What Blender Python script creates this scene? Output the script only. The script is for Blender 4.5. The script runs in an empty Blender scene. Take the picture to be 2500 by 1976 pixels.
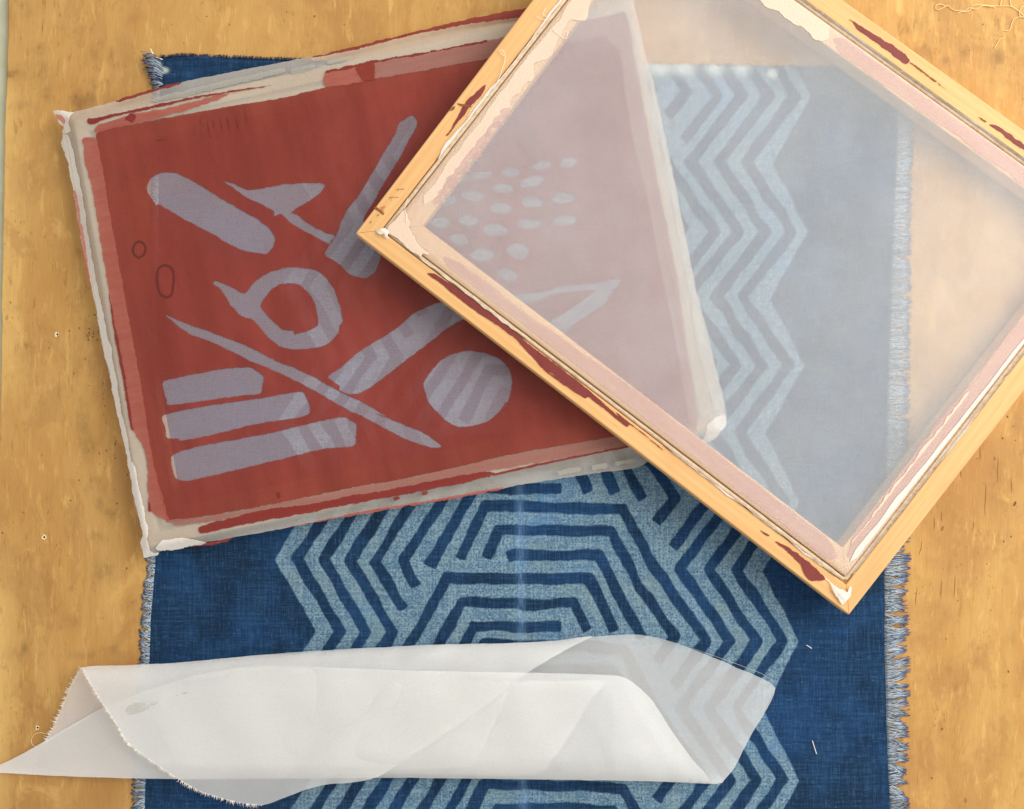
import bpy, math, random
import numpy as np
from mathutils import Vector
from mathutils.geometry import delaunay_2d_cdt

# ------------------------------------------------------------------ camera, world, light
S = bpy.context.scene
C = S.collection
PX = 0.0004            # metres per photograph pixel on the table top
H = 0.95               # camera height above the table top
cam_d = bpy.data.cameras.new('camera'); cam = bpy.data.objects.new('camera', cam_d); C.objects.link(cam)
cam.location = (0, 0, H); cam_d.sensor_fit = 'HORIZONTAL'
cam_d.angle = 2 * math.atan(2500 * PX / 2 / H)
cam_d.clip_start = 0.02; cam_d.clip_end = 50
S.camera = cam

world = bpy.data.worlds.new('World'); S.world = world; world.use_nodes = True
bg = world.node_tree.nodes['Background']
bg.inputs[0].default_value = (1.0, 0.992, 0.98, 1); bg.inputs[1].default_value = 0.61

def area(name, loc, target, sx, sy, power, col):
    d = bpy.data.lights.new(name, 'AREA'); d.shape = 'RECTANGLE'; d.size = sx; d.size_y = sy
    d.energy = power; d.color = col
    o = bpy.data.objects.new(name, d); C.objects.link(o); o.location = loc
    o.rotation_euler = (Vector(target) - Vector(loc)).to_track_quat('-Z', 'Y').to_euler()
    return o
area('window_light', (1.55, 0.75, 1.25), (0.1, 0, 0), 2.0, 1.7, 57, (1.0, 0.985, 0.955))

S.view_settings.view_transform = 'Standard'; S.view_settings.look = 'None'
S.view_settings.exposure = 0.10; S.view_settings.gamma = 1
S.view_settings.use_curve_mapping = False
S.cycles.max_bounces = 7; S.cycles.diffuse_bounces = 3; S.cycles.transparent_max_bounces = 16
S.cycles.transmission_bounces = 5

rng = np.random.default_rng(7)

# ------------------------------------------------------------------ projection helpers
def P(px, py, z=0.0):
    k = (H - z) / H
    return ((px - 1250) * PX * k, (988 - py) * PX * k, z)
def lin(r, g, b, f=1.0):
    o = []
    for c in (r, g, b):
        c /= 255.0
        o.append(f * (c / 12.92 if c <= 0.04045 else ((c + 0.055) / 1.055) ** 2.4))
    return (o[0], o[1], o[2], 1.0)
def Z(x0, y0, s, pts):                       # coordinates read in an enlarged crop -> photograph pixels
    return [(x0 + a / s, y0 + b / s) for a, b in pts]

# ------------------------------------------------------------------ node helpers
class Mat:
    def __init__(self, name):
        self.m = bpy.data.materials.new(name); self.m.use_nodes = True
        self.t = self.m.node_tree; self.t.nodes.clear()
        self.out = self.t.nodes.new('ShaderNodeOutputMaterial')
    def n(self, kind, **kw):
        nd = self.t.nodes.new(kind)
        for k, v in kw.items():
            if k.startswith('i_'):
                key = k[2:]
                key = int(key) if key.isdigit() else key
                self.set(nd.inputs[key], v)
            else: setattr(nd, k, v)
        return nd
    def set(self, sock, v):
        if hasattr(v, 'is_output') or isinstance(v, bpy.types.NodeSocket): self.t.links.new(v, sock)
        else: sock.default_value = v
    def obj(self): return self.n('ShaderNodeTexCoord').outputs['Object']
    def attr(self, name, which='Fac'): return self.n('ShaderNodeAttribute', attribute_name=name).outputs[which]
    def scale(self, vec, s):
        nd = self.n('ShaderNodeVectorMath', operation='MULTIPLY'); self.set(nd.inputs[0], vec); nd.inputs[1].default_value = s
        return nd.outputs[0]
    def noise(self, vec, scale=1, detail=3, rough=0.55, dist=0):
        nd = self.n('ShaderNodeTexNoise'); self.set(nd.inputs['Vector'], vec)
        nd.inputs['Scale'].default_value = scale; nd.inputs['Detail'].default_value = detail
        nd.inputs['Roughness'].default_value = rough; nd.inputs['Distortion'].default_value = dist
        return nd.outputs[0]
    def ramp(self, v, a, b, lo=0.0, hi=1.0):
        nd = self.n('ShaderNodeMapRange', interpolation_type='SMOOTHSTEP'); self.set(nd.inputs[0], v)
        for i, x in zip((1, 2, 3, 4), (a, b, lo, hi)): self.set(nd.inputs[i], x)
        return nd.outputs[0]
    def mix(self, f, a, b, blend='MIX'):
        nd = self.n('ShaderNodeMix', data_type='RGBA', blend_type=blend)
        self.set(nd.inputs[0], f); self.set(nd.inputs[6], a); self.set(nd.inputs[7], b)
        return nd.outputs[2]
    def math(self, op, a, b=0.0):
        nd = self.n('ShaderNodeMath', operation=op); self.set(nd.inputs[0], a); self.set(nd.inputs[1], b)
        return nd.outputs[0]
    def bump(self, h, strength=0.2, dist=0.001):
        nd = self.n('ShaderNodeBump'); self.set(nd.inputs['Height'], h)
        nd.inputs['Strength'].default_value = strength; nd.inputs['Distance'].default_value = dist
        return nd.outputs[0]
    def principled(self, col, rough=0.8, spec=0.3, normal=None, sheen=0.0):
        p = self.n('ShaderNodeBsdfPrincipled'); self.set(p.inputs['Base Color'], col)
        self.set(p.inputs['Roughness'], rough); p.inputs['Specular IOR Level'].default_value = spec
        if sheen: p.inputs['Sheen Weight'].default_value = sheen
        if normal is not None: self.set(p.inputs['Normal'], normal)
        return p.outputs[0]
    def mixsh(self, f, a, b):
        nd = self.n('ShaderNodeMixShader'); self.set(nd.inputs[0], f); self.set(nd.inputs[1], a); self.set(nd.inputs[2], b)
        return nd.outputs[0]
    def done(self, sh): self.t.links.new(sh, self.out.inputs[0]); return self.m

# ------------------------------------------------------------------ materials
def m_table():
    M = Mat('plywood'); co = M.obj()
    fine = M.noise(M.scale(co, (300, 40, 1)), 1, 4, 0.65)
    broad = M.noise(M.scale(co, (24, 6, 1)), 1, 4, 0.6, 0.8)
    blot = M.noise(co, 6.5, 6, 0.66, 0.3)
    col = M.mix(M.ramp(broad, 0.3, 0.72), lin(201, 156, 89), lin(188, 139, 75))
    col = M.mix(M.ramp(fine, 0.40, 0.78, 0, 0.28), col, lin(176, 126, 66))
    col = M.mix(M.ramp(blot, 0.48, 0.62, 0, 0.46), col, lin(164, 116, 66))
    pale = M.noise(M.scale(co, (18, 9, 1)), 1.7, 5, 0.72, 0.8)
    col = M.mix(M.ramp(pale, 0.56, 0.70, 0, 0.42), col, lin(224, 178, 104))
    cut = M.noise(M.scale(co, (34, 7, 1)), 1.0, 3, 0.6, 0.2)
    col = M.mix(M.ramp(cut, 0.60, 0.63, 0, 0.18), col, lin(170, 120, 68))
    col = M.mix(M.math('MULTIPLY', M.attr('wear'), 0.6), col, lin(234, 192, 116))
    crisp = M.noise(M.scale(co, (950, 34, 1)), 1, 3, 0.7, 0.4)
    col = M.mix(M.ramp(crisp, 0.56, 0.72, 0, 0.26), col, lin(150, 100, 48))
    col = M.mix(M.ramp(crisp, 0.42, 0.30, 0, 0.22), col, lin(232, 186, 112))
    pv = M.n('ShaderNodeTexVoronoi'); M.set(pv.inputs['Vector'], M.scale(co, (1.0, 0.5, 1))); pv.inputs['Scale'].default_value = 210
    pit = M.math('MULTIPLY', M.ramp(pv.outputs[0], 0.08, 0.20, 0.5, 0), M.ramp(M.noise(co, 21, 3, 0.6), 0.52, 0.62))
    col = M.mix(pit, col, lin(120, 82, 42))
    dirt = M.noise(M.scale(co, (1.6, 0.8, 1)), 13, 6, 0.72, 0.5)
    col = M.mix(M.ramp(dirt, 0.56, 0.62, 0, 0.30), col, lin(158, 112, 62))
    sm = M.noise(M.scale(co, (130, 42, 1)), 1, 5, 0.72, 0.4)
    gate0 = M.ramp(M.noise(co, 4.3, 4, 0.6), 0.40, 0.60)
    col = M.mix(M.math('MULTIPLY', M.ramp(sm, 0.55, 0.70, 0, 0.62), gate0), col, lin(146, 102, 50))
    sm2 = M.noise(M.scale(co, (95, 20, 1)), 1.3, 5, 0.7, 0.3)
    col = M.mix(M.ramp(sm2, 0.55, 0.70, 0, 0.45), col, lin(228, 184, 108))
    # streaky scratches and little dark pores along the grain
    sc = M.noise(M.scale(co, (420, 26, 1)), 1, 2, 0.5)
    gate = M.ramp(M.noise(co, 9, 3, 0.6), 0.50, 0.68)
    col = M.mix(M.math('MULTIPLY', M.ramp(sc, 0.70, 0.80, 0, 0.8), gate), col, lin(96, 62, 24))
    v = M.n('ShaderNodeTexVoronoi'); M.set(v.inputs['Vector'], M.scale(co, (1.0, 0.55, 1))); v.inputs['Scale'].default_value = 60
    g2 = M.ramp(M.noise(co, 7.3, 3, 0.6), 0.52, 0.66)
    col = M.mix(M.math('MULTIPLY', M.ramp(v.outputs[0], 0.05, 0.13, 0.75, 0), g2), col, lin(98, 66, 34))
    grime = M.noise(M.scale(co, (1.2, 0.7, 1)), 34, 3, 0.6)
    g3 = M.ramp(M.noise(co, 3.1, 4, 0.6), 0.47, 0.62)
    mk = M.math('MULTIPLY', M.attr('grime'), M.ramp(M.noise(M.scale(co, (1.3, 0.8, 1)), 90, 4, 0.7), 0.32, 0.62, 0.15, 1.0))
    col = M.mix(M.math('MINIMUM', M.math('MULTIPLY', mk, 0.62), 0.5), col, lin(118, 88, 50))
    col = M.mix(M.math('MULTIPLY', M.ramp(grime, 0.58, 0.78, 0, 0.42), g3), col, lin(120, 88, 48))
    h = M.math('ADD', M.math('MULTIPLY', fine, 0.6), M.math('MULTIPLY', grime, -0.7))
    return M.done(M.principled(col, M.ramp(fine, 0.2, 0.8, 0.55, 0.75), 0.25, M.bump(M.math('SUBTRACT', h, M.math('MULTIPLY', crisp, 0.5)), 0.4, 0.0006)))

def m_wood(name, a, b, dark):
    M = Mat(name); g = M.attr('grain', 'Vector')
    n1 = M.noise(M.scale(g, (7, 260, 200)), 1, 4, 0.6, 0.3)
    n2 = M.noise(M.scale(g, (16, 60, 60)), 1, 3, 0.6)
    n3 = M.noise(M.scale(g, (60, 900, 600)), 1, 2, 0.5)
    col = M.mix(M.ramp(n1, 0.3, 0.7), a, b)
    col = M.mix(M.ramp(n3, 0.5, 0.8, 0, 0.35), col, dark)
    col = M.mix(M.ramp(n2, 0.55, 0.8, 0, 0.3), col, dark)
    return M.done(M.principled(col, 0.6, 0.3, M.bump(n1, 0.25, 0.0004)))

def m_plain(name, col, rough=0.8, spec=0.2, var=None, vscale=80, bump=0.0):
    M = Mat(name); co = M.obj(); nz = M.noise(co, vscale, 4, 0.6)
    c = M.mix(M.ramp(nz, 0.3, 0.7), col, var) if var else col
    return M.done(M.principled(c, rough, spec, M.bump(nz, bump, 0.001) if bump else None))

def m_sheer(name, col, transp, trans=0.45, var=None, blur=0.0):
    """woven polyester mesh: open area lets light straight through, the threads scatter it"""
    M = Mat(name); co = M.obj()
    n1 = M.noise(co, 14, 4, 0.6); n2 = M.noise(co, 700, 2, 0.5)
    c = M.mix(M.ramp(n1, 0.3, 0.7), col, var) if var else col
    c = M.mix(M.ramp(n2, 0.3, 0.7, 0, 0.10), c, (0.1, 0.1, 0.1, 1))
    df = M.n('ShaderNodeBsdfDiffuse', i_Color=c); tl = M.n('ShaderNodeBsdfTranslucent', i_Color=c)
    thr = M.mixsh(trans, df.outputs[0], tl.outputs[0])
    tp = M.n('ShaderNodeBsdfTransparent')
    open_sh = tp.outputs[0]
    if blur > 0:
        rf = M.n('ShaderNodeBsdfRefraction'); rf.inputs['IOR'].default_value = 1.08; rf.inputs['Roughness'].default_value = blur
        open_sh = M.mixsh(0.55, tp.outputs[0], rf.outputs[0])
    wv = M.math('ADD', M.noise(M.scale(co, (60, 1500, 1)), 1, 2, 0.5), M.noise(M.scale(co, (1500, 60, 1)), 1, 2, 0.5))
    f = M.math('ADD', M.ramp(n1, 0.2, 0.8, 1 - transp * 1.06, 1 - transp * 0.94), M.ramp(wv, 0.75, 1.25, -0.015, 0.015))
    return M.done(M.mixsh(f, open_sh, thr))

def m_film(name, col, var, opacity, streak=(90, 9, 1), rough=0.55):
    """dried photo emulsion on the mesh, slightly see-through and streaky where it was scooped on"""
    M = Mat(name); g = M.attr('grain', 'Vector')
    n1 = M.noise(M.scale(g, streak), 1, 4, 0.6); n2 = M.noise(g, 16, 4, 0.6); n3 = M.noise(g, 600, 2, 0.5)
    c = M.mix(M.ramp(n1, 0.3, 0.72), col, var)
    n4 = M.noise(M.scale(g, (6, 3, 1)), 1, 3, 0.6)
    c = M.mix(M.ramp(n2, 0.35, 0.75, 0, 0.45), c, var)
    c = M.mix(M.ramp(n4, 0.4, 0.65, 0, 0.5), c, var)
    c = M.mix(M.ramp(n3, 0.35, 0.75, 0, 0.14), c, (0.03, 0.01, 0.01, 1))
    wv = M.math('ADD', M.noise(M.scale(g, (80, 1400, 1)), 1, 2, 0.5), M.noise(M.scale(g, (1400, 80, 1)), 1, 2, 0.5))
    c = M.mix(M.ramp(wv, 0.80, 1.25, 0, 0.02), c, (0.6, 0.40, 0.3, 1))
    p = M.principled(c, rough, 0.25, M.bump(wv, 0.15, 0.0003))
    tp = M.n('ShaderNodeBsdfTransparent')
    f = M.ramp(n1, 0.3, 0.75, opacity - 0.05, opacity + 0.04)
    return M.done(M.mixsh(f, tp.outputs[0], p))

def m_cloth():
    M = Mat('indigo_linen'); co = M.obj()
    pale = M.attr('pale'); bleach = M.attr('bleach')
    weft = M.noise(M.scale(co, (130, 1300, 1)), 1, 3, 0.6); warp = M.noise(M.scale(co, (1300, 90, 1)), 1, 3, 0.6)
    weave = M.math('ADD', M.math('MULTIPLY', weft, 0.5), M.math('MULTIPLY', warp, 0.5))
    cloud = M.noise(co, 9, 5, 0.62, 0.4); cloud2 = M.noise(co, 32, 4, 0.65)
    fleck = M.noise(co, 520, 3, 0.8); fleck2 = M.noise(M.scale(co, (1, 0.7, 1)), 120, 4, 0.7)
    ind = M.mix(M.ramp(cloud, 0.34, 0.68), lin(20, 42, 64), lin(27, 60, 98))
    ind = M.mix(M.ramp(cloud2, 0.45, 0.75, 0, 0.55), ind, lin(34, 70, 106))
    slub = M.math('ADD', M.noise(M.scale(co, (25, 420, 1)), 1, 4, 0.65), M.noise(M.scale(co, (520, 22, 1)), 1, 4, 0.65))
    ind = M.mix(M.ramp(slub, 0.95, 1.25, 0, 0.30), ind, lin(60, 96, 134))
    ind = M.mix(M.ramp(slub, 1.0, 0.78, 0, 0.40), ind, lin(14, 34, 56))
    ind = M.mix(M.ramp(weave, 0.54, 0.68, 0, 0.65), ind, lin(84, 120, 154))
    ind = M.mix(M.ramp(weave, 0.46, 0.34, 0, 0.55), ind, lin(12, 28, 52))
    lt = M.mix(M.ramp(fleck, 0.34, 0.66), lin(46, 80, 108), lin(136, 162, 174))
    lt = M.mix(M.ramp(fleck2, 0.42, 0.72, 0, 0.70), lt, lin(78, 112, 136))
    lt = M.mix(M.ramp(cloud, 0.5, 0.72, 0, 0.55), lt, lin(86, 132, 178))
    lt = M.mix(M.ramp(slub, 1.0, 0.8, 0, 0.5), lt, lin(70, 104, 130))
    lt = M.mix(M.ramp(slub, 1.0, 1.25, 0, 0.5), lt, lin(146, 170, 180))
    dirty = M.ramp(M.noise(co, 17, 4, 0.6), 0.48, 0.70, 0, 0.38)
    lt = M.mix(dirty, lt, lin(128, 146, 142))
    lt = M.mix(M.ramp(weave, 0.44, 0.32, 0, 0.5), lt, lin(70, 102, 132))
    e = M.math('ADD', pale, M.math('MULTIPLY', M.math('SUBTRACT', fleck2, 0.5), 0.7))
    col = M.mix(M.ramp(e, 0.28, 0.72), ind, lt)
    col = M.mix(bleach, col, lin(206, 214, 206))
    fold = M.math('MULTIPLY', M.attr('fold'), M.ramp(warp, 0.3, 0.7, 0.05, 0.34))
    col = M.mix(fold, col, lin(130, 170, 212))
    return M.done(M.principled(col, 0.92, 0.12, M.bump(weave, 0.5, 0.0005), sheen=0.05))

def m_thread(name):
    M = Mat(name); t = M.attr('tone', 'Color')
    return M.done(M.principled(t, 0.85, 0.2))

TABLE = m_table()
FLOOR = m_plain('pale_floor', lin(206, 204, 174), 0.85, 0.2, lin(194, 192, 164), 40)
PINE = m_wood('pine', lin(226, 180, 120), lin(218, 166, 106), lin(200, 144, 88))
PINE2 = m_wood('pine_pale', lin(206, 176, 134), lin(192, 160, 118), lin(160, 126, 88))
MESH_B = m_sheer('sheer_mesh', lin(247, 249, 249), 0.65, 0.16, None, 0.36)
MESH_A = m_sheer('stretched_mesh', lin(226, 216, 202), 0.40, 0.22, lin(214, 204, 190))
MESH_ST = m_sheer('stained_mesh', lin(240, 214, 218), 0.67, 0.15, lin(228, 204, 210))
ROLL = m_sheer('roll_mesh', lin(255, 253, 248), 0.50, 0.10, None, 0.34)
FLAP = m_sheer('folded_mesh', lin(248, 240, 228), 0.10, 0.12, lin(243, 234, 222))
RED = m_film('emulsion_red', lin(158, 61, 45), lin(128, 47, 34), 0.86, (26, 4, 1), 0.42)
PINKR = m_film('emulsion_thin', lin(184, 98, 82), lin(168, 82, 66), 0.78, (30, 220, 1))
DARKR = m_film('emulsion_thick', lin(138, 46, 38), lin(126, 40, 34), 0.97, (20, 300, 1))
ROSE = m_film('emulsion_haze', lin(172, 116, 104), lin(160, 104, 92), 0.80, (30, 220, 1))
MAROON = m_film('emulsion_maroon', lin(136, 58, 52), lin(122, 48, 44), 1.0)
PINKB = m_film('mesh_pink_residue', lin(226, 194, 190), lin(216, 180, 176), 0.45, (12, 160, 1))
PEACH = m_film('mesh_peach', lin(246, 221, 196), lin(240, 210, 184), 0.85, (12, 160, 1))
GREY = m_film('grey_smudge', lin(166, 164, 152), lin(176, 172, 158), 0.7, (30, 200, 1))
SCRATCH = m_film('emulsion_scratch', lin(110, 34, 28), lin(120, 40, 32), 0.45)
INK = m_plain('marker_ink', lin(96, 42, 36), 0.6)
PENCIL = m_plain('pencil', lin(128, 84, 40), 0.7)
CORD = m_plain('cotton_cord', lin(216, 194, 166), 0.9, 0.1, lin(196, 170, 140), 200, 0.3)
WHITE = m_plain('white_fibre', lin(246, 236, 220), 0.85, 0.1)
THREAD = m_thread('cotton_threads')
CREAM_TH = m_plain('cream_thread', lin(250, 220, 160), 0.8, 0.1)
HOLE = m_plain('hole_dark', lin(60, 38, 18), 0.9)
CHIP = m_plain('chipped_rim', lin(238, 216, 170), 0.8)
SPECK = m_plain('speck_dark', lin(112, 82, 46), 0.8)
SPECK2 = m_plain('speck_brown', lin(150, 106, 58), 0.8)
CLOTH = m_cloth()

# ------------------------------------------------------------------ mesh helpers
def link(name, me, mat, parent=None):
    o = bpy.data.objects.new(name, me); C.objects.link(o)
    for m in (mat if isinstance(mat, (list, tuple)) else [mat]): me.materials.append(m)
    if parent is not None: o.parent = parent
    return o
def mesh_obj(name, verts, faces, mat, parent=None, smooth=True, grain=None):
    me = bpy.data.meshes.new(name); me.from_pydata([tuple(map(float, v)) for v in verts], [], [tuple(map(int, f)) for f in faces]); me.update()
    if smooth: me.polygons.foreach_set('use_smooth', [True] * len(me.polygons))
    if grain is not None:
        a = me.attributes.new('grain', 'FLOAT_VECTOR', 'POINT'); a.data.foreach_set('vector', np.asarray(grain, dtype=np.float32).ravel())
    return link(name, me, mat, parent)
def tag(o, label, cat, group=None, kind=None):
    if label: o['label'] = label
    if cat: o['category'] = cat
    if group: o['group'] = group
    if kind: o['kind'] = kind
    return o
def empty(name, loc=(0, 0, 0)):
    o = bpy.data.objects.new(name, None); C.objects.link(o); o.location = loc; o.empty_display_size = 0.05
    return o

def resample(pts, step=4.0, closed=True, jit=0.0, wob=0.0, seed=0, curve=True):
    """Catmull-Rom through traced points, evenly stepped, with a hand-torn wobble"""
    r = np.random.default_rng(seed + 11)
    p = np.array(pts, float); n = len(p); out = []
    rngi = range(n) if closed else range(n - 1)
    for i in rngi:
        if closed: a, b, c, d = p[(i - 1) % n], p[i], p[(i + 1) % n], p[(i + 2) % n]
        else: a, b, c, d = p[max(i - 1, 0)], p[i], p[i + 1], p[min(i + 2, n - 1)]
        k = max(1, int(np.hypot(*(c - b)) / step))
        for j in range(k):
            t = j / k
            if curve:
                q = 0.5 * ((2 * b) + (-a + c) * t + (2 * a - 5 * b + 4 * c - d) * t * t + (-a + 3 * b - 3 * c + d) * t ** 3)
                q = 0.6 * q + 0.4 * (b + (c - b) * t)
            else: q = b + (c - b) * t
            out.append(q)
    if not closed: out.append(p[-1])
    out = np.array(out); m = len(out)
    if jit or wob:
        tan = np.roll(out, -1, 0) - np.roll(out, 1, 0); L = np.hypot(tan[:, 0], tan[:, 1]) + 1e-9
        nrm = np.stack([-tan[:, 1] / L, tan[:, 0] / L], 1)
        d = r.normal(0, jit, m)
        if wob:
            w = r.normal(0, 1, m); ker = np.hanning(9); ker /= ker.sum()
            w = np.convolve(np.pad(w, 8, mode='wrap'), ker, 'same')[8:-8]
            d = d + w * wob * 2
        if not closed: d[0] = d[-1] = 0
        out = out + nrm * d[:, None]
    return out
def inside(poly, q):
    x, y = q[:, 0], q[:, 1]; res = np.zeros(len(q), bool)
    a = poly; b = np.roll(poly, -1, 0)
    for (x0, y0), (x1, y1) in zip(a, b):
        if y0 == y1: continue
        c = ((y0 > y) != (y1 > y)) & (x < (x1 - x0) * (y - y0) / (y1 - y0) + x0)
        res ^= c
    return res
def cdt(outers, holes=(), spacing=None):
    polys = list(outers) + list(holes); pts = []; edges = []
    for pl in polys:
        i0 = len(pts); pts += [tuple(q) for q in pl]
        edges += [(i0 + i, i0 + (i + 1) % len(pl)) for i in range(len(pl))]
    if spacing:
        al = np.concatenate(outers); lo = al.min(0); hi = al.max(0)
        gx, gy = np.meshgrid(np.arange(lo[0] + spacing * .5, hi[0], spacing), np.arange(lo[1] + spacing * .5, hi[1], spacing))
        g = np.stack([gx.ravel(), gy.ravel()], 1) + np.random.default_rng(3).uniform(-.15, .15, (gx.size, 2)) * spacing
        k = np.zeros(len(g), bool)
        for pl in outers: k |= inside(np.asarray(pl), g)
        for pl in holes: k &= ~inside(np.asarray(pl), g)
        pts += [tuple(q) for q in g[k]]
    v, e, f, *_ = delaunay_2d_cdt([Vector(q) for q in pts], edges, [], 0, 1e-5)
    V = np.array([(a[0], a[1]) for a in v]); F = np.array([t for t in f if len(t) == 3])
    cen = V[F].mean(1); k = np.zeros(len(F), bool)
    for pl in outers: k |= inside(np.asarray(pl), cen)
    for pl in holes: k &= ~inside(np.asarray(pl), cen)
    F = F[k]; used = np.unique(F); mp = -np.ones(len(V), int); mp[used] = np.arange(len(used))
    V, F = V[used], mp[F]
    # y runs down in the photograph: make faces look up
    a, b, c = V[F[:, 0]], V[F[:, 1]], V[F[:, 2]]
    cr = (b[:, 0] - a[:, 0]) * (c[:, 1] - a[:, 1]) - (b[:, 1] - a[:, 1]) * (c[:, 0] - a[:, 0])
    F[cr > 0] = F[cr > 0][:, ::-1]
    return V, F
LAYER = [0]
def lift():                                   # every coat lies a few hundredths of a millimetre above the last
    LAYER[0] = (LAYER[0] + 1) % 40; return LAYER[0] * 0.000008
def film(name, outers, mat, place, parent, holes=(), spacing=None, ang=0.0):
    """a thin coat or sheet: place(px, py) -> 3D point; ang turns its streaks"""
    V, F = cdt(outers, holes, spacing)
    ca, sa = math.cos(ang), math.sin(ang)
    g = [((x * ca + y * sa) * PX, (-x * sa + y * ca) * PX, 0) for x, y in V]
    dz = Vector((0, 0, lift()))
    return mesh_obj(name, [Vector(place(x, y)) + dz for x, y in V], F, mat, parent, True, g)
def tubes(name, paths, mat, parent=None, sides=4, tones=None):
    """paths: list of (points Nx3, radius or radii); joined in one mesh"""
    vs, fs, tn = [], [], []
    for k, (p, r) in enumerate(paths):
        p = np.asarray(p, float); n = len(p); rr = np.full(n, r) if np.isscalar(r) else np.asarray(r)
        t = np.gradient(p, axis=0); t /= (np.linalg.norm(t, axis=1)[:, None] + 1e-12)
        up = np.array([0, 0, 1.0]); sd = np.cross(t, up); sd /= (np.linalg.norm(sd, axis=1)[:, None] + 1e-9)
        u2 = np.cross(sd, t); base = len(vs)
        for i in range(n):
            for j in range(sides):
                a = 2 * math.pi * j / sides
                vs.append(p[i] + rr[i] * (math.cos(a) * sd[i] + math.sin(a) * u2[i]))
                if tones is not None: tn.append(tones[k][i])
        for i in range(n - 1):
            for j in range(sides):
                a = base + i * sides + j; b = base + i * sides + (j + 1) % sides
                fs.append((a, b, b + sides, a + sides))
        fs.append(tuple(base + j for j in range(sides))[::-1]); fs.append(tuple(base + (n - 1) * sides + j for j in range(sides)))
    o = mesh_obj(name, vs, fs, mat, parent)
    if tones is not None:
        a = o.data.attributes.new('tone', 'FLOAT_COLOR', 'POINT')
        a.data.foreach_set('color', np.array(tn, dtype=np.float32).ravel())
    return o

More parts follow.
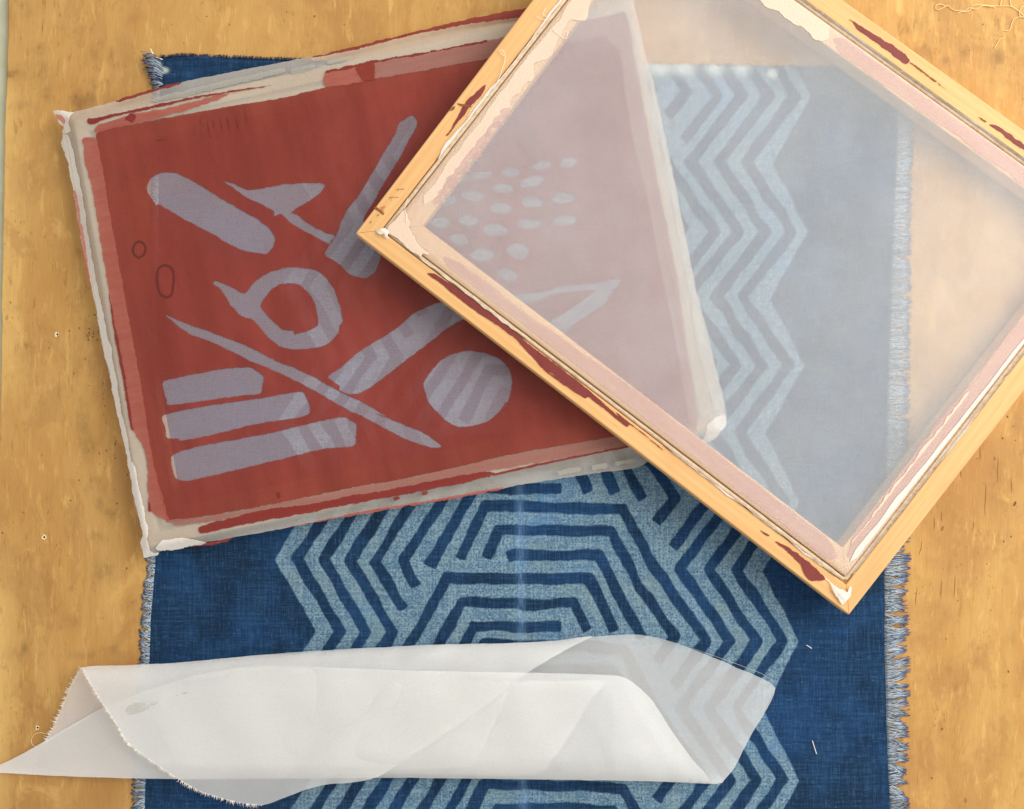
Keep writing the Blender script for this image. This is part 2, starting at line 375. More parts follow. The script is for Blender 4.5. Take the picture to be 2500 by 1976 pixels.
# ------------------------------------------------------------------ the setting: board and floor
def build_table():
    me_v = []; edge = [(24, -900), (22, 0), (14, 300), (8, 600), (4, 900), (-4, 1300), (-14, 1976), (-40, 3000)]
    e = resample(edge, 9, False, 0.3, 0.5, 3)
    top = [P(x, y, 0) for x, y in e]; n = len(top)
    bot = [(x, y, -0.006) for x, y, z in top]
    lip = [(x - 0.0015, y, -0.0015) for x, y, z in top]; bot = [(x - 0.0015, y, -0.006) for x, y, z in top]
    gx = np.concatenate([np.arange(0.02, 1.0, 0.0033) * 2600, [2800, 3200, 4200]]); cols = []
    vs = list(top)
    for k_ in gx: vs += [P(ex + k_, ey, 0) for ex, ey in e]
    nc = len(gx) + 1; o_l = len(vs); vs += lip + bot
    fs = [(c * n + i, c * n + i + 1, (c + 1) * n + i + 1, (c + 1) * n + i) for c in range(nc - 1) for i in range(n - 1)]
    fs += [(i, o_l + i, o_l + i + 1, i + 1) for i in range(n - 1)] + [(o_l + i, o_l + n + i, o_l + n + i + 1, o_l + i + 1) for i in range(n - 1)]
    t = mesh_obj('tabletop', vs, fs, TABLE, None, False)
    V = np.array(vs); X = V[:, 0] / PX + 1250; Y = 988 - V[:, 1] / PX; g = np.zeros(len(V))
    for (x, y, rx, ry, am) in [(2255, 55, 16, 20, .6), (2297, 38, 9, 12, .9), (2300, 95, 12, 18, .6), (2215, 75, 18, 18, .4), (2260, 128, 18, 20, .7), (2310, 150, 18, 14, .7), (2352, 130, 11, 18, .8), (2436, 142, 18, 22, 1.0), (2472, 125, 16, 12, .5), (2340, 180, 26, 20, .3),
                               (53, 93, 9, 11, .9), (95, 120, 18, 14, .8), (98, 172, 24, 26, .7), (55, 25, 30, 30, .6), (112, 230, 14, 20, .7), (70, 260, 30, 16, .4), (195, 255, 20, 22, .9), (232, 207, 12, 12, .9), (222, 240, 14, 18, .7), (230, 130, 9, 14, .8), (245, 108, 9, 10, .7), (290, 160, 14, 10, .7), (152, 66, 8, 8, .7), (16, 180, 9, 10, 1.1), (272, 135, 10, 10, .6), (130, 330, 20, 20, .4),
                               (215, 815, 9, 16, .9), (200, 1030, 14, 44, .7), (218, 1090, 18, 36, .7), (228, 1180, 30, 24, .6), (242, 1228, 14, 14, .9), (272, 1255, 24, 16, .8), (252, 1396, 30, 26, .8), (236, 1312, 24, 16, .6), (285, 940, 30, 20, .7), (300, 925, 20, 16, .5), (70, 840, 9, 8, .8), (60, 755, 10, 9, .6), (330, 1480, 16, 30, .4),
                               (58, 1580, 11, 14, .9), (48, 1600, 18, 20, .5), (215, 1602, 60, 10, .5), (270, 1590, 36, 10, .5), (175, 1515, 20, 18, .5), (2476, 1040, 14, 26, .5), (2430, 1180, 20, 60, .3), (2470, 1560, 10, 24, .5), (2350, 1700, 40, 60, .25), (2420, 1830, 40, 40, .3), (2280, 1500, 30, 30, .2)]:
        g += am * np.exp(-(((X - x) / rx) ** 2 + ((Y - y) / ry) ** 2))
    wr = np.clip((26 - X) / 8, 0, 1) * np.clip((Y - 1380) / 80, 0, 1) + .8 * np.clip((70 - X) / 40, 0, 1) * np.clip((980 - Y) / 120, 0, 1) * np.clip((Y - 180) / 60, 0, 1) + .9 * np.exp(-((X - 2196) / 8) ** 4) * np.clip((34 - Y) / 6, 0, 1)
    at = t.data.attributes.new('wear', 'FLOAT', 'POINT'); at.data.foreach_set('value', np.clip(wr, 0, 1).astype(np.float32))
    at = t.data.attributes.new('grime', 'FLOAT', 'POINT'); at.data.foreach_set('value', g.astype(np.float32))
    tag(t, 'scuffed ochre plywood work surface under everything', 'table', kind='structure')
    f = mesh_obj('floor', [(-3, -3, -0.007), (3, -3, -0.007), (3, 3, -0.007), (-3, 3, -0.007)], [(0, 1, 2, 3)], FLOOR, None, False)
    tag(f, 'pale grey-green surface showing past the plywood edge', 'floor', kind='structure')
    for k, (x, y, r) in enumerate([(140, 817, 5.5), (108, 1312, 6.0), (92, 1777, 5.5), (128, 1838 - 260 - 300, 0)]):
        if r == 0: continue
        rr = np.random.default_rng(k); vs, fs, n = [], [], 14
        for i in range(n):
            a = 2 * math.pi * i / n; w = r * (1 + rr.uniform(-.25, .45))
            vs.append(P(x + w * math.cos(a) * .9 - 1, y + w * math.sin(a), 0.0003))
        for i in range(n):
            a = 2 * math.pi * i / n
            vs.append(P(x + r * .62 * math.cos(a) - .5, y + r * .62 * math.sin(a), 0.0009 + rr.uniform(0, .0003)))
        for i in range(n):
            a = 2 * math.pi * i / n
            vs.append(P(x + r * .46 * math.cos(a), y + r * .46 * math.sin(a), 0.0004))
        for i in range(n):
            j = (i + 1) % n; fs += [(i, i + n, j + n, j), (i + n, i + 2 * n, j + 2 * n, j + n)]
        hole = mesh_obj('nail_hole', vs, fs, CHIP, t)
        mesh_obj('hole_bottom', [P(x + r * .5 * math.cos(2 * math.pi * i / n), y + r * .5 * math.sin(2 * math.pi * i / n), 0.00035) for i in range(n)], [tuple(range(n))[::-1]], HOLE, hole)
    # dark specks and grain cracks
    za = lambda p: Z(2050, 1000, 3.416, p); zb = lambda p: Z(0, 700, 5.693, p); zc = lambda p: Z(0, 1000, 3.415, p)
    sp = za([(857, 995), (1460, 790), (1430, 1060), (1012, 1293), (1465, 258), (1360, 240), (1228, 1288), (1370, 1100), (1400, 60), (1450, 140), (985, 1597), (1150, 410)]) + zb([(1100, 580), (1240, 588), (1235, 640), (1243, 668), (1222, 690), (1228, 735), (1300, 630), (1296, 656), (1290, 697), (1360, 632), (1350, 740), (965, 615), (685, 853), (1025, 1205), (1185, 1005), (1435, 1345), (1437, 1380), (1450, 1440), (1438, 1490), (1440, 1560), (1450, 1660), (1240, 1380), (1235, 408), (1315, 395), (145, 222)])
    sp += zc([(865, 45), (885, 110), (965, 265), (960, 290), (828, 368), (955, 380), (962, 405), (885, 345), (660, 590), (960, 670), (975, 785), (900, 1085), (1055, 1325), (1103, 1610), (195, 860), (20, 1030), (1062, 545), (350, 380), (590, 760)]) + [(768, 40), (700, 30), (840, 60), (560, 60), (420, 60), (505, 40), (2275, 1900), (2310, 1560), (2462, 1640), (2400, 60), (2420, 1490), (2300, 1780)]
    r = np.random.default_rng(31)
    for k, (x, y) in enumerate(sp):
        w, h = r.uniform(0.9, 2.0), r.uniform(1.2, 3.4); a0 = r.normal(0, .4)
        if k < 2: w, h, a0 = 3.2, 7, .45
        q = []
        for i in range(8):
            a = 2 * math.pi * i / 8; c = r.uniform(.75, 1.2); ex, ey = w * c * math.cos(a), h * c * math.sin(a)
            q.append((x + ex * math.cos(a0) - ey * math.sin(a0), y + ex * math.sin(a0) + ey * math.cos(a0)))
        mesh_obj('paint_speck', [P(a, b, .0002) for a, b in q], [tuple(range(8))[::-1]], SPECK if k % 3 else SPECK2, t, False)
    for k, (p, q) in enumerate([((1222, 610), (1212, 890)), ((1175, 310), (1170, 430)), ((690, 1090), (665, 1220)), ((645, 1480), (632, 1640)), ((790, 900), (790, 1000)), ((850, 850), (852, 940)), ((1322, 400), (1318, 620)), ((965, 1380), (955, 1560)), ((850, 1420), (846, 1580)), ((1430, 560), (1436, 700)), ((1120, 930), (1112, 1020)), ((1010, 500), (1016, 570))]):
        a, b = za([p, q]); n = 7; L = []; Rr = []
        for i in range(n):
            u = i / (n - 1); w = .9 * math.sin(math.pi * (u * .9 + .05)); cx = a[0] + (b[0] - a[0]) * u + r.normal(0, .5); cy = a[1] + (b[1] - a[1]) * u
            L.append((cx - w, cy)); Rr.append((cx + w, cy))
        q_ = L + Rr[::-1]; mesh_obj('grain_crack', [P(x, y, .0002) for x, y in q_], [(i, i + 1, 2 * n - 2 - i, 2 * n - 1 - i) for i in range(n - 1)], SPECK2, t, False)
    return t
table = build_table()

# ------------------------------------------------------------------ indigo cloth
def seg_dist(px, py, a, b, c0=False, c1=False):
    ax, ay = a; bx, by = b; dx, dy = bx - ax, by - ay
    t = np.clip(((px - ax) * dx + (py - ay) * dy) / (dx * dx + dy * dy + 1e-9), 0, 1)
    d = np.hypot(px - ax - t * dx, py - ay - t * dy); L = math.hypot(dx, dy) + 1e-9
    al = ((px - ax) * dx + (py - ay) * dy) / L
    if c0: d = np.where(al < -5, np.maximum(d, 9.0 - al), d)
    if c1: d = np.where(al > L + 5, np.maximum(d, 9.0 + al - L), d)
    return d
PER = 333.0
STROKES = [
    [(725, 1366), (831, 1540), (725, 1699)], [(790, 1365), (893, 1540), (790, 1698)], [(855, 1369), (958, 1541), (855, 1702)],
    [(1498, 1534), (1437, 1411), (1268, 1414), (1092, 1410), (1016, 1545), (916, 1706), (984, 1817)],
    [(1432, 1534), (1402, 1471), (1270, 1474), (1128, 1470), (1060, 1590), (984, 1703), (1015, 1762)],
    [(1366, 1528), (1250, 1530), (1158, 1525), (1110, 1610), (1050, 1712)],
    [(1126, 1360), (1183, 1239), (1300, 1240), (1520, 1248), (1610, 1405), (1724, 1562), (1645, 1668)],
    [(1190, 1360), (1216, 1297), (1350, 1297), (1492, 1300), (1560, 1430), (1648, 1552), (1606, 1606)],
    [(1243, 1360), (1256, 1355), (1350, 1357), (1462, 1356), (1510, 1450), (1566, 1551)],
    [(1783, 1562), (1660, 1722), (1783, 1895)], [(1847, 1562), (1731, 1724), (1847, 1895)], [(1912, 1562), (1797, 1724), (1912, 1895)],
]
LB_ = [(670, 1366), (772, 1538), (670, 1699)]       # left outline of the pale field
RB_ = [(1950, 1562), (1862, 1728), (1950, 1895)]    # right outline

def build_cloth():
    root = empty('indigo_cloth', P(1280, 1060, 0))
    tag(root, 'indigo blue linen with pale zigzag resist pattern and frayed sides', 'cloth')
    inv = lambda v: (v[0] - root.location.x, v[1] - root.location.y, v[2])
    st = 3.0; xs_n = 606; ys = np.arange(146, 2100, st); ny = len(ys)
    xl = np.interp(ys, [146, 500, 1380, 1500, 1976, 2100], [388, 384, 376, 366, 350, 344]) + np.convolve(rng.normal(0, 1.5, ny + 20), np.ones(21) / 21, 'valid')
    xr = np.interp(ys, [146, 300, 700, 950, 1450, 1600, 1800, 1976, 2100], [2200, 2193, 2176, 2168, 2160, 2163, 2168, 2175, 2180]) + np.convolve(rng.normal(0, 1.5, ny + 20), np.ones(21) / 21, 'valid')
    u = np.linspace(0, 1, xs_n)
    X = xl[:, None] + (xr - xl)[:, None] * u[None, :]; Y = np.repeat(ys[:, None], xs_n, 1)
    # top edge is not quite straight
    yt = np.interp(X[0], [388, 450, 740, 1590, 2200], [-6, -10, 2, 12, 22]); Y += yt[None, :] * np.clip(1 - (Y - 146) / 260, 0, 1)
    # warp into pattern space
    ph = np.interp(Y, [-97, 236, 567, 893, 1226, 1565, 1905, 2245], 1562 + PER * np.arange(-5, 3).astype(float))
    sx = X - np.interp(Y, [150, 900, 1250, 2000], [30, 12, 0, 0])
    def wob(s, amp):
        o = np.zeros_like(X)
        for k in range(5):
            fx, fy, p0 = rng.uniform(-1, 1) / s, rng.uniform(-1, 1) / s, rng.uniform(0, 6.28)
            o += np.sin(2 * np.pi * (fx * X + fy * Y) + p0)
        return o * amp / 2
    sx = sx + wob(80, 1.5) + wob(26, 0.5); ph = ph + wob(80, 1.5) + wob(26, 0.5)
    pm = np.mod(ph - 1366, PER) + 1366                # 1366 .. 1699
    d = np.full(X.shape, 1e9)
    for stv in STROKES:
        for k in (-1, 0, 1):
            for si, (a, b) in enumerate(zip(stv[:-1], stv[1:])):
                op = len(stv) > 3; c0 = op and si == 0; c1 = op and si == len(stv) - 2
                a2 = (a[0], a[1] + k * PER); b2 = (b[0], b[1] + k * PER)
                if max(a2[1], b2[1]) < 1340 or min(a2[1], b2[1]) > 1725: continue
                np.minimum(d, seg_dist(sx, pm, a2, b2, c0, c1), out=d)
    wdt = 13.4 + wob(120, 1.0)
    sd = d - wdt                                      # >0 : pale
    lx = np.interp(pm, [1366, 1538, 1699], [670, 772, 670]); rx = np.interp(np.mod(pm - 1562, PER) + 1562, [1562, 1728, 1895], [1950, 1862, 1950])
    sd = np.minimum(sd, np.minimum((sx - lx), (rx - sx)) * 0.85)
    pale = np.clip(0.5 + sd / 11.0, 0, 1)
    pale[Y < 158] *= 0.3
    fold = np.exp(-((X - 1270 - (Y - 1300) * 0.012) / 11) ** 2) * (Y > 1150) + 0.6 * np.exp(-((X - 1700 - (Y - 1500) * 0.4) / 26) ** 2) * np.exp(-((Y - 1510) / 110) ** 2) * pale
    bleach = np.zeros_like(X)
    for cx, w in ((1612, 34), (1672, 24), (1745, 24), (1812, 20), (1500, 60), (1400, 60)):
        bleach += np.exp(-((X - cx) / w) ** 2) * np.exp(-((Y - 168) / 18) ** 2)
    bleach += 1.0 * np.exp(-(((X - 1884) / 13) ** 2 + ((Y - 181) / 13) ** 2) ** 2)
    bleach += 0.9 * np.exp(-(((X - 398) / 14) ** 2 + ((Y - 172) / 8) ** 2) ** 2)
    bleach = np.clip(bleach, 0, 1) * 0.9
    Zr = 0.0013 + 0.00022 * wob(210, 1.0) + 0.00012 * wob(60, 1.0)
    Zr = np.clip(Zr, 0.0007, 0.0024)
    k = (H - Zr) / H
    V = np.stack([(X - 1250) * PX * k, (988 - Y) * PX * k, Zr], -1).reshape(-1, 3)
    # hem ring dropping to the table
    ring = np.concatenate([np.arange(xs_n), np.arange(1, ny) * xs_n + xs_n - 1, (ny - 1) * xs_n + np.arange(xs_n - 2, -1, -1), np.arange(ny - 2, 0, -1) * xs_n])
    low = V[ring].copy(); low[:, 2] = 0.0001
    V = np.concatenate([V, low]); V -= np.array(root.location)
    i, j = np.meshgrid(np.arange(ny - 1), np.arange(xs_n - 1), indexing='ij'); a = (i * xs_n + j).ravel()
    Fq = np.stack([a, a + xs_n, a + xs_n + 1, a + 1], 1)
    m = len(ring); q = np.arange(m); base = ny * xs_n
    Fs = np.stack([ring, np.roll(ring, -1), base + np.roll(q, -1), base + q], 1)
    F = np.concatenate([Fq, Fs])
    me = bpy.data.meshes.new('linen_panel'); me.vertices.add(len(V)); me.vertices.foreach_set('co', V.astype(np.float32).ravel())
    me.loops.add(F.size); me.loops.foreach_set('vertex_index', F.astype(np.int32).ravel())
    me.polygons.add(len(F)); me.polygons.foreach_set('loop_start', (np.arange(len(F)) * 4).astype(np.int32))
    me.update(calc_edges=True); me.validate()
    me.polygons.foreach_set('use_smooth', [True] * len(me.polygons))
    for nm, arr in (('pale', pale), ('bleach', bleach), ('fold', np.clip(fold, 0, 1))):
        full = np.concatenate([arr.ravel(), arr.ravel()[ring]])
        at = me.attributes.new(nm, 'FLOAT', 'POINT'); at.data.foreach_set('value', full.astype(np.float32))
    link('linen_panel', me, CLOTH, root)
    # fringes
    def lc(a, b, t): return tuple(a[i] + (b[i] - a[i]) * t for i in range(3)) + (1,)
    W, G, B, D = lin(206, 216, 222), lin(134, 148, 160), lin(80, 102, 132), lin(36, 52, 104)
    def fringe(name, side, y0, y1, stepy, length, lab):
        paths, tones = [], []; y = y0; r = np.random.default_rng(5 if side > 0 else 9)
        clump = 0; drift = 0; tgt = 0; left = 0
        while y < y1:
            y += stepy * r.uniform(0.5, 1.5)
            if left <= 0:
                left = r.integers(6, 24); tgt = r.normal(0, 8 if y > 1320 else 3.5); clump = y + left * stepy * .5; gap = r.uniform(0.75, 1.1) if y > 1320 else r.uniform(.95, 1.05)
            left -= 1
            bx = np.interp(y, ys, xr if side > 0 else xl)
            L = length(y) * gap * r.uniform(0.85, 1.08); n = 7; pts = []; tn = []
            yend = y + (clump - y) * (0.35 if y > 1320 else 0.08) + tgt + r.normal(0, 4)
            w1 = r.normal(0, 2.6); base = lc(G, W, r.uniform(0, 1)) if r.random() < .74 else lc(B, G, r.random())
            for k_ in range(n):
                t = k_ / (n - 1)
                xx = bx + side * (-3 + (L + 3) * t); yy = y + (yend - y) * t * t * (1.6 - .6 * t) + w1 * math.sin(t * 5 + w1)
                zz = 0.0013 + 0.0016 * math.sin(math.pi * min(1, t * 1.1)) * r.uniform(.5, 1.3) - 0.0006 * t
                pts.append(inv(P(xx, yy, max(zz, 0.0004))))
                tn.append(lc(base, D, max(0, (t - .72) / .28) ** .8))
            paths.append((pts, [0.00038] * (n - 2) + [0.00040, 0.00028])); tones.append(tn)
        o = tubes(name, paths, THREAD, root, 3, tones); o['kind'] = 'stuff'; o['label'] = lab
    fringe('fringe', 1, 168, 2080, 1.05, lambda y: np.interp(y, [150, 700, 1400, 1700, 2000], [30, 44, 58, 50, 42]), 'frayed grey-blue thread fringe on the right side')
    fringe('fringe', -1, 200, 2080, 1.2, lambda y: np.interp(y, [150, 1300, 1400, 1560, 1900, 2000], [14, 22, 20, 24, 30, 34]), 'frayed grey-blue thread fringe on the left side')
    # curled tuft at the top corner and fuzz along the top hem
    r = np.random.default_rng(2); paths, tones = [], []
    for k_ in range(90):
        t0 = r.random(); bx, by = 395 + r.normal(0, 4), 150 + 62 * t0
        ex, ey = 353 + 22 * t0 ** 2 + r.normal(0, 5), 128 + 80 * t0 + r.normal(0, 5)
        pts, tn = [], []; base = lc(G, W, r.random()) if r.random() < .7 else lc(D, B, r.random())
        for j_ in range(8):
            t = j_ / 7; xx = bx + (ex - bx) * t; yy = by + (ey - by) * t - 10 * math.sin(t * 3.1) * (1 - t0) + 3 * t
            pts.append(inv(P(xx, yy, 0.002 + 0.007 * math.sin(t * 2.8) * (1 - .5 * t0)))); tn.append(lc(base, D, t ** 2 * .8))
        paths.append((pts, 0.00035)); tones.append(tn)
    pts = [inv(P(x, y, z)) for x, y, z in ((397, 146, .004), (380, 140, .007), (372, 130, .009), (367, 119, .010))]
    paths.append((pts, 0.0006)); tones.append([lin(250, 232, 200)] * 4)
    o = tubes('corner_tuft', paths, THREAD, root, 3, tones); o['kind'] = 'stuff'; o['label'] = 'curled tuft of white and blue threads at the top corner'
    paths, tones = [], []
    for k_ in range(420):
        x = r.uniform(392, 760) if k_ < 300 else r.uniform(760, 2195)
        y = 146 + np.interp(x, [388, 450, 740, 1590, 2200], [-6, -10, 2, 12, 22])
        a = r.normal(0, 3); paths.append(([inv(P(x, y + 3, .0014)), inv(P(x + a * .5, y - 2, .0018)), inv(P(x + a, y - r.uniform(2, 7), .0012))], 0.0003))
        tones.append([lc(lin(16, 28, 48), B, r.random() * .5)] * 3)
    o = tubes('hem_fuzz', paths, THREAD, root, 3, tones); o['kind'] = 'stuff'
    return root
cloth = build_cloth()

# ------------------------------------------------------------------ screen frames: shared builder
TH = 0.020
PROFILE = [(0, -TH), (0, -0.0012), (0.0004, -0.0004), (0.0012, 0), (0.0172, 0), (0.0180, -0.0006), (0.0183, -0.0042), (0.0234, -0.0042),
           (0.0237, -0.0006), (0.0244, 0), (0.0438, 0), (0.0446, -0.0004), (0.045, -0.0014), (0.045, -TH)]
class Quad:
    """a flat four-sided frame; corners in order, (s,t) in metres from the first corner"""
    def __init__(self, c0, c1, c2, c3):
        self.c = [Vector(v) for v in (c0, c1, c2, c3)]
        self.a = ((self.c[1] - self.c[0]).length + (self.c[2] - self.c[3]).length) / 2
        self.b = ((self.c[3] - self.c[0]).length + (self.c[2] - self.c[1]).length) / 2
        self.n = (self.c[1] - self.c[0]).cross(self.c[3] - self.c[0]).normalized()
        if self.n.z < 0: self.n = -self.n
    def pt(self, s, t, h=0.0):
        u, v = s / self.a, t / self.b; c = self.c
        return c[0] * (1 - u) * (1 - v) + c[1] * u * (1 - v) + c[2] * u * v + c[3] * (1 - u) * v + self.n * h
    def bar_pt(self, k, al, d, h):            # k-th side, al = 0..1 along it with a mitre, d in from the outer edge
        L = self.a if k % 2 == 0 else self.b; s = d + (L - 2 * d) * al
        if k == 0: return self.pt(s, d, h)
        if k == 1: return self.pt(self.a - d, s, h)
        if k == 2: return self.pt(self.a - s, self.b - d, h)
        return self.pt(d, self.b - s, h)
    def from_plane(self, px, py, h=0.0):      # where the view ray of a photograph pixel meets the top plane
        o = Vector((0, 0, H)); dr = Vector(P(px, py, 0)) - o; p0 = self.c[0] + self.n * h
        return o + dr * ((p0 - o).dot(self.n) / dr.dot(self.n))
    def edge(self, p):                        # distance in from the nearest outer edge line
        q = Vector(p); ds = []
        for i in range(4):
            a, b, o = self.c[i], self.c[(i + 1) % 4], self.c[(i + 2) % 4]; e = (b - a).normalized()
            nn = (o - a) - e * (o - a).dot(e); ds.append((q - a).dot(nn.normalized()))
        return min(ds)
    def local(self, p):                       # (s,t) of a point, quad taken as near rectangular
        e1 = (self.c[1] - self.c[0]).normalized(); e2 = (self.c[3] - self.c[0]).normalized(); q = Vector(p) - self.c[0]
        return q.dot(e1), q.dot(e2)
def goff(k, al):                              # the groove of the pine frame does not run parallel to its edge
    return float(np.interp(al, [0, 1], ((-.0012, .0020), (.0020, .0042), (.0040, .0034), (.0040, -.0012))[k]))
PROFILE_A = [(d * 0.72, h) for d, h in PROFILE]
def build_bars(Q, mat, root, seed, prof=PROFILE, shift=None):
    r = np.random.default_rng(seed)
    for k in range(4):
        L = Q.a if k % 2 == 0 else Q.b; n = 40; vs, fs, gr = [], [], []; m = len(prof); off = r.uniform(0, 5)
        wb = np.convolve(r.normal(0, 1, n + 8), np.ones(9) / 9, 'valid') * 0.0002
        for i in range(n):
            al = 0.0004 + 0.9992 * i / (n - 1)
            for j, (d, h) in enumerate(prof):
                dd = d + (wb[i] if j in (4, 5, 6) else 0) + (shift(k, al) if shift and 4 <= j <= 9 else 0)
                p = Q.bar_pt(k, al, dd, h); vs.append(p - root.location); gr.append((al * L + off, d, h + k))
        for i in range(n - 1):
            for j in range(m):
                a = i * m + j; b = i * m + (j + 1) % m; fs.append((a, b, b + m, a + m))
        fs.append(tuple(range(m))[::-1]); fs.append(tuple((n - 1) * m + j for j in range(m)))
        o = mesh_obj('frame_bar', vs, fs, mat, root, False, gr)
        import bmesh
        bm = bmesh.new(); bm.from_mesh(o.data); bmesh.ops.recalc_face_normals(bm, faces=bm.faces); bm.to_mesh(o.data); bm.free()

# ------------------------------------------------------------------ screen with red stencil
ZA = 0.0218
def build_screen_a():
    cs = [(178, 296), (360, 1337), (1748, 1046), (1534, 0)]      # outer corners: top left, bottom left, bottom right, top right
    Q = Quad(*[P(x, y, ZA) for x, y in cs])
    root = empty('printing_screen', P(960, 670, 0))
    tag(root, 'screen printing frame with brick red stencil of cut shapes lying on the indigo cloth', 'printing screen')
    build_bars(Quad(*[P(x, y, ZA - 0.0013) for x, y in cs]), PINE2, root, 1, PROFILE_A)
    loc = root.location
    def pl(h):
        return lambda x, y: Vector(P(x, y, ZA + h)) - loc
    # stretched mesh, wrapped over the bars, sunk a little where it is corded into the groove
    outline = [(181, 274), (224, 263), (319, 236), (437, 203), (578, 173), (700, 150), (847, 122), (978, 92), (1142, 55), (1289, 26), (1420, 6), (1530, -14), (1545, -6), (1553, 40), (1588, 187), (1628, 370), (1654, 500),
               (1697, 710), (1723, 815), (1765, 992), (1768, 1034), (1752, 1057), (1708, 1068), (1597, 1120), (1550, 1143), (1424, 1160), (1220, 1193), (1080, 1219), (900, 1248), (692, 1291), (528, 1320),
               (410, 1342), (352, 1352), (347, 1304), (325, 1212), (315, 1134), (285, 1009), (266, 907), (253, 860), (235, 753), (222, 694), (197, 576), (181, 473), (163, 375), (153, 330), (160, 285)]
    ol = resample(outline, 8, True, 0.5, 0.7, 4)
    def zmesh(x, y):
        d = Q.edge(P(x, y, ZA)); h = 0.0004
        w = 0.5 + 0.5 * math.sin(x * .011 + y * .017); g0, g1 = 0.0122, 0.0180
        if g0 < d < g1: h -= 0.0009 * (0.55 + .45 * w) * math.sin((d - g0) / (g1 - g0) * math.pi)
        elif d < 0.0: h += max(-0.006, d * 0.9)
        elif d < g0: h += 0.0003 * w * math.sin(d / g0 * math.pi)
        return Vector(P(x, y, ZA + h)) - loc
    V, F = cdt([ol], (), 7.0)
    g = [(x * PX, y * PX, 0) for x, y in V]
    me = mesh_obj('screen_mesh', [zmesh(x, y) for x, y in V], F, [MESH_A, MESH_ST], root, True, g)
    cen = V[F].mean(1); ids = []
    for x, y in cen:
        ids.append(1 if Q.edge(P(x, y, ZA)) > 0.0325 else 0)
    me.data.polygons.foreach_set('material_index', ids)
    # --- stencil windows traced from the photograph
    z1 = lambda p: Z(100, 80, 3.558, p); z2 = lambda p: Z(650, 0, 3.05, p); z3 = lambda p: Z(100, 500, 3.558, p)
    z4 = lambda p: Z(650, 480, 3.05, p); z5 = lambda p: Z(200, 950, 3.05, p); z6 = lambda p: Z(850, 950, 3.05, p)
    z7 = lambda p: Z(960, 340, 3.285, p)
    W = []
    W.append(z1([(920, 1340), (950, 1270), (1050, 1215), (1180, 1220), (1320, 1290), (1500, 1400), (1700, 1520)]) + z3([(1850, 110), (1970, 190), (2035, 290), (2015, 370), (1950, 430), (1850, 415), (1770, 400), (1650, 350), (1500, 260), (1250, 130), (1030, 0)]) + z1([(1000, 1500), (930, 1400)]))
    W.append(z1([(1585, 1288), (1700, 1325), (1800, 1368), (1950, 1345), (2100, 1322)]) + z2([(100, 1370), (280, 1364), (420, 1368), (440, 1388), (400, 1440), (330, 1490), (250, 1540), (185, 1580), (230, 1600)]) + z4([(300, 190), (430, 265), (490, 280), (512, 300), (490, 330), (465, 355), (350, 290), (200, 210), (110, 130), (60, 147), (58, 110), (0, 75)]) + z1([(2020, 1572), (1920, 1490), (1800, 1440), (1700, 1370)]))
    W.append(z2([(1030, 893), (1060, 868), (1095, 860), (1122, 900), (1115, 950), (1060, 1050), (980, 1200), (880, 1360), (800, 1500), (720, 1640)]) + [(905, 560), (925, 600), (930, 628)] + z4([(830, 520), (800, 570), (740, 610), (620, 580), (540, 500), (450, 450), (438, 410), (515, 302), (555, 200), (600, 100)]) + z2([(600, 1570), (700, 1440), (800, 1270), (900, 1100), (960, 1000), (985, 920)]))
    ring_o = z3([(1498, 685), (1520, 663), (1640, 710), (1770, 772), (1830, 700), (1900, 640), (2000, 580), (2120, 555)]) + z4([(100, 535), (230, 527), (370, 550), (450, 610), (510, 700), (550, 820), (570, 930), (545, 960), (535, 1020), (480, 1080), (400, 1120), (300, 1135), (180, 1137), (80, 1110)]) + z3([(2060, 1220), (1980, 1160), (1900, 1060), (1830, 990), (1780, 980), (1720, 950), (1640, 860), (1590, 780), (1540, 715)])
    ring_i = z4([(30, 700), (100, 655), (180, 645), (250, 660), (320, 720), (360, 790), (380, 880), (385, 955), (340, 990), (280, 1010), (212, 1028), (205, 1000), (120, 990), (60, 930)]) + z3([(2080, 1070), (1990, 990), (1930, 920), (1910, 870), (1950, 800), (2020, 720)])
    W.append(ring_o)
    W.append(z4([(460, 1340), (560, 1270), (700, 1150), (850, 1060), (1000, 960), (1100, 870), (1180, 830), (1280, 790)]) + z7([(480, 1290), (620, 1270), (900, 1265), (1100, 1235), (1260, 1215), (1320, 1180), (1500, 1165), (1650, 1150), (1800, 1125), (1828, 1135), (1800, 1180), (1740, 1250), (1690, 1330), (1560, 1410), (1440, 1500), (1360, 1575), (1290, 1585), (1230, 1545), (1185, 1495), (1300, 1440), (1420, 1360), (1560, 1270), (1620, 1215), (1560, 1210), (1300, 1245), (1100, 1320), (900, 1400), (650, 1420)]) + z4([(1460, 920), (1350, 980), (1200, 1100), (1050, 1210), (900, 1330), (780, 1420), (690, 1465), (610, 1470), (550, 1442), (545, 1408), (500, 1380)]))
    W.append(z3([(1085, 960), (1120, 972), (1300, 1048), (1430, 1088), (1560, 1140), (1750, 1210), (1950, 1310), (2100, 1385)]) + z4([(200, 1270), (400, 1370), (520, 1440), (600, 1480), (750, 1550), (900, 1640)]) + z6([(200, 180), (400, 260), (550, 320), (650, 390), (700, 430), (640, 437), (550, 420), (400, 360), (250, 280), (100, 200)]) + z4([(650, 1610), (500, 1530), (350, 1440), (150, 1340), (0, 1270)]) + z3([(2000, 1420), (1850, 1370), (1650, 1270), (1450, 1180), (1300, 1130), (1200, 1060), (1120, 990)]))
    W.append(z3([(1060, 1545), (1100, 1525), (1250, 1490), (1500, 1440), (1700, 1415), (1820, 1418), (1880, 1450), (1935, 1500), (1920, 1620), (1890, 1645)]) + z5([(1200, 47), (900, 90), (650, 120), (630, 80), (610, 20)]))
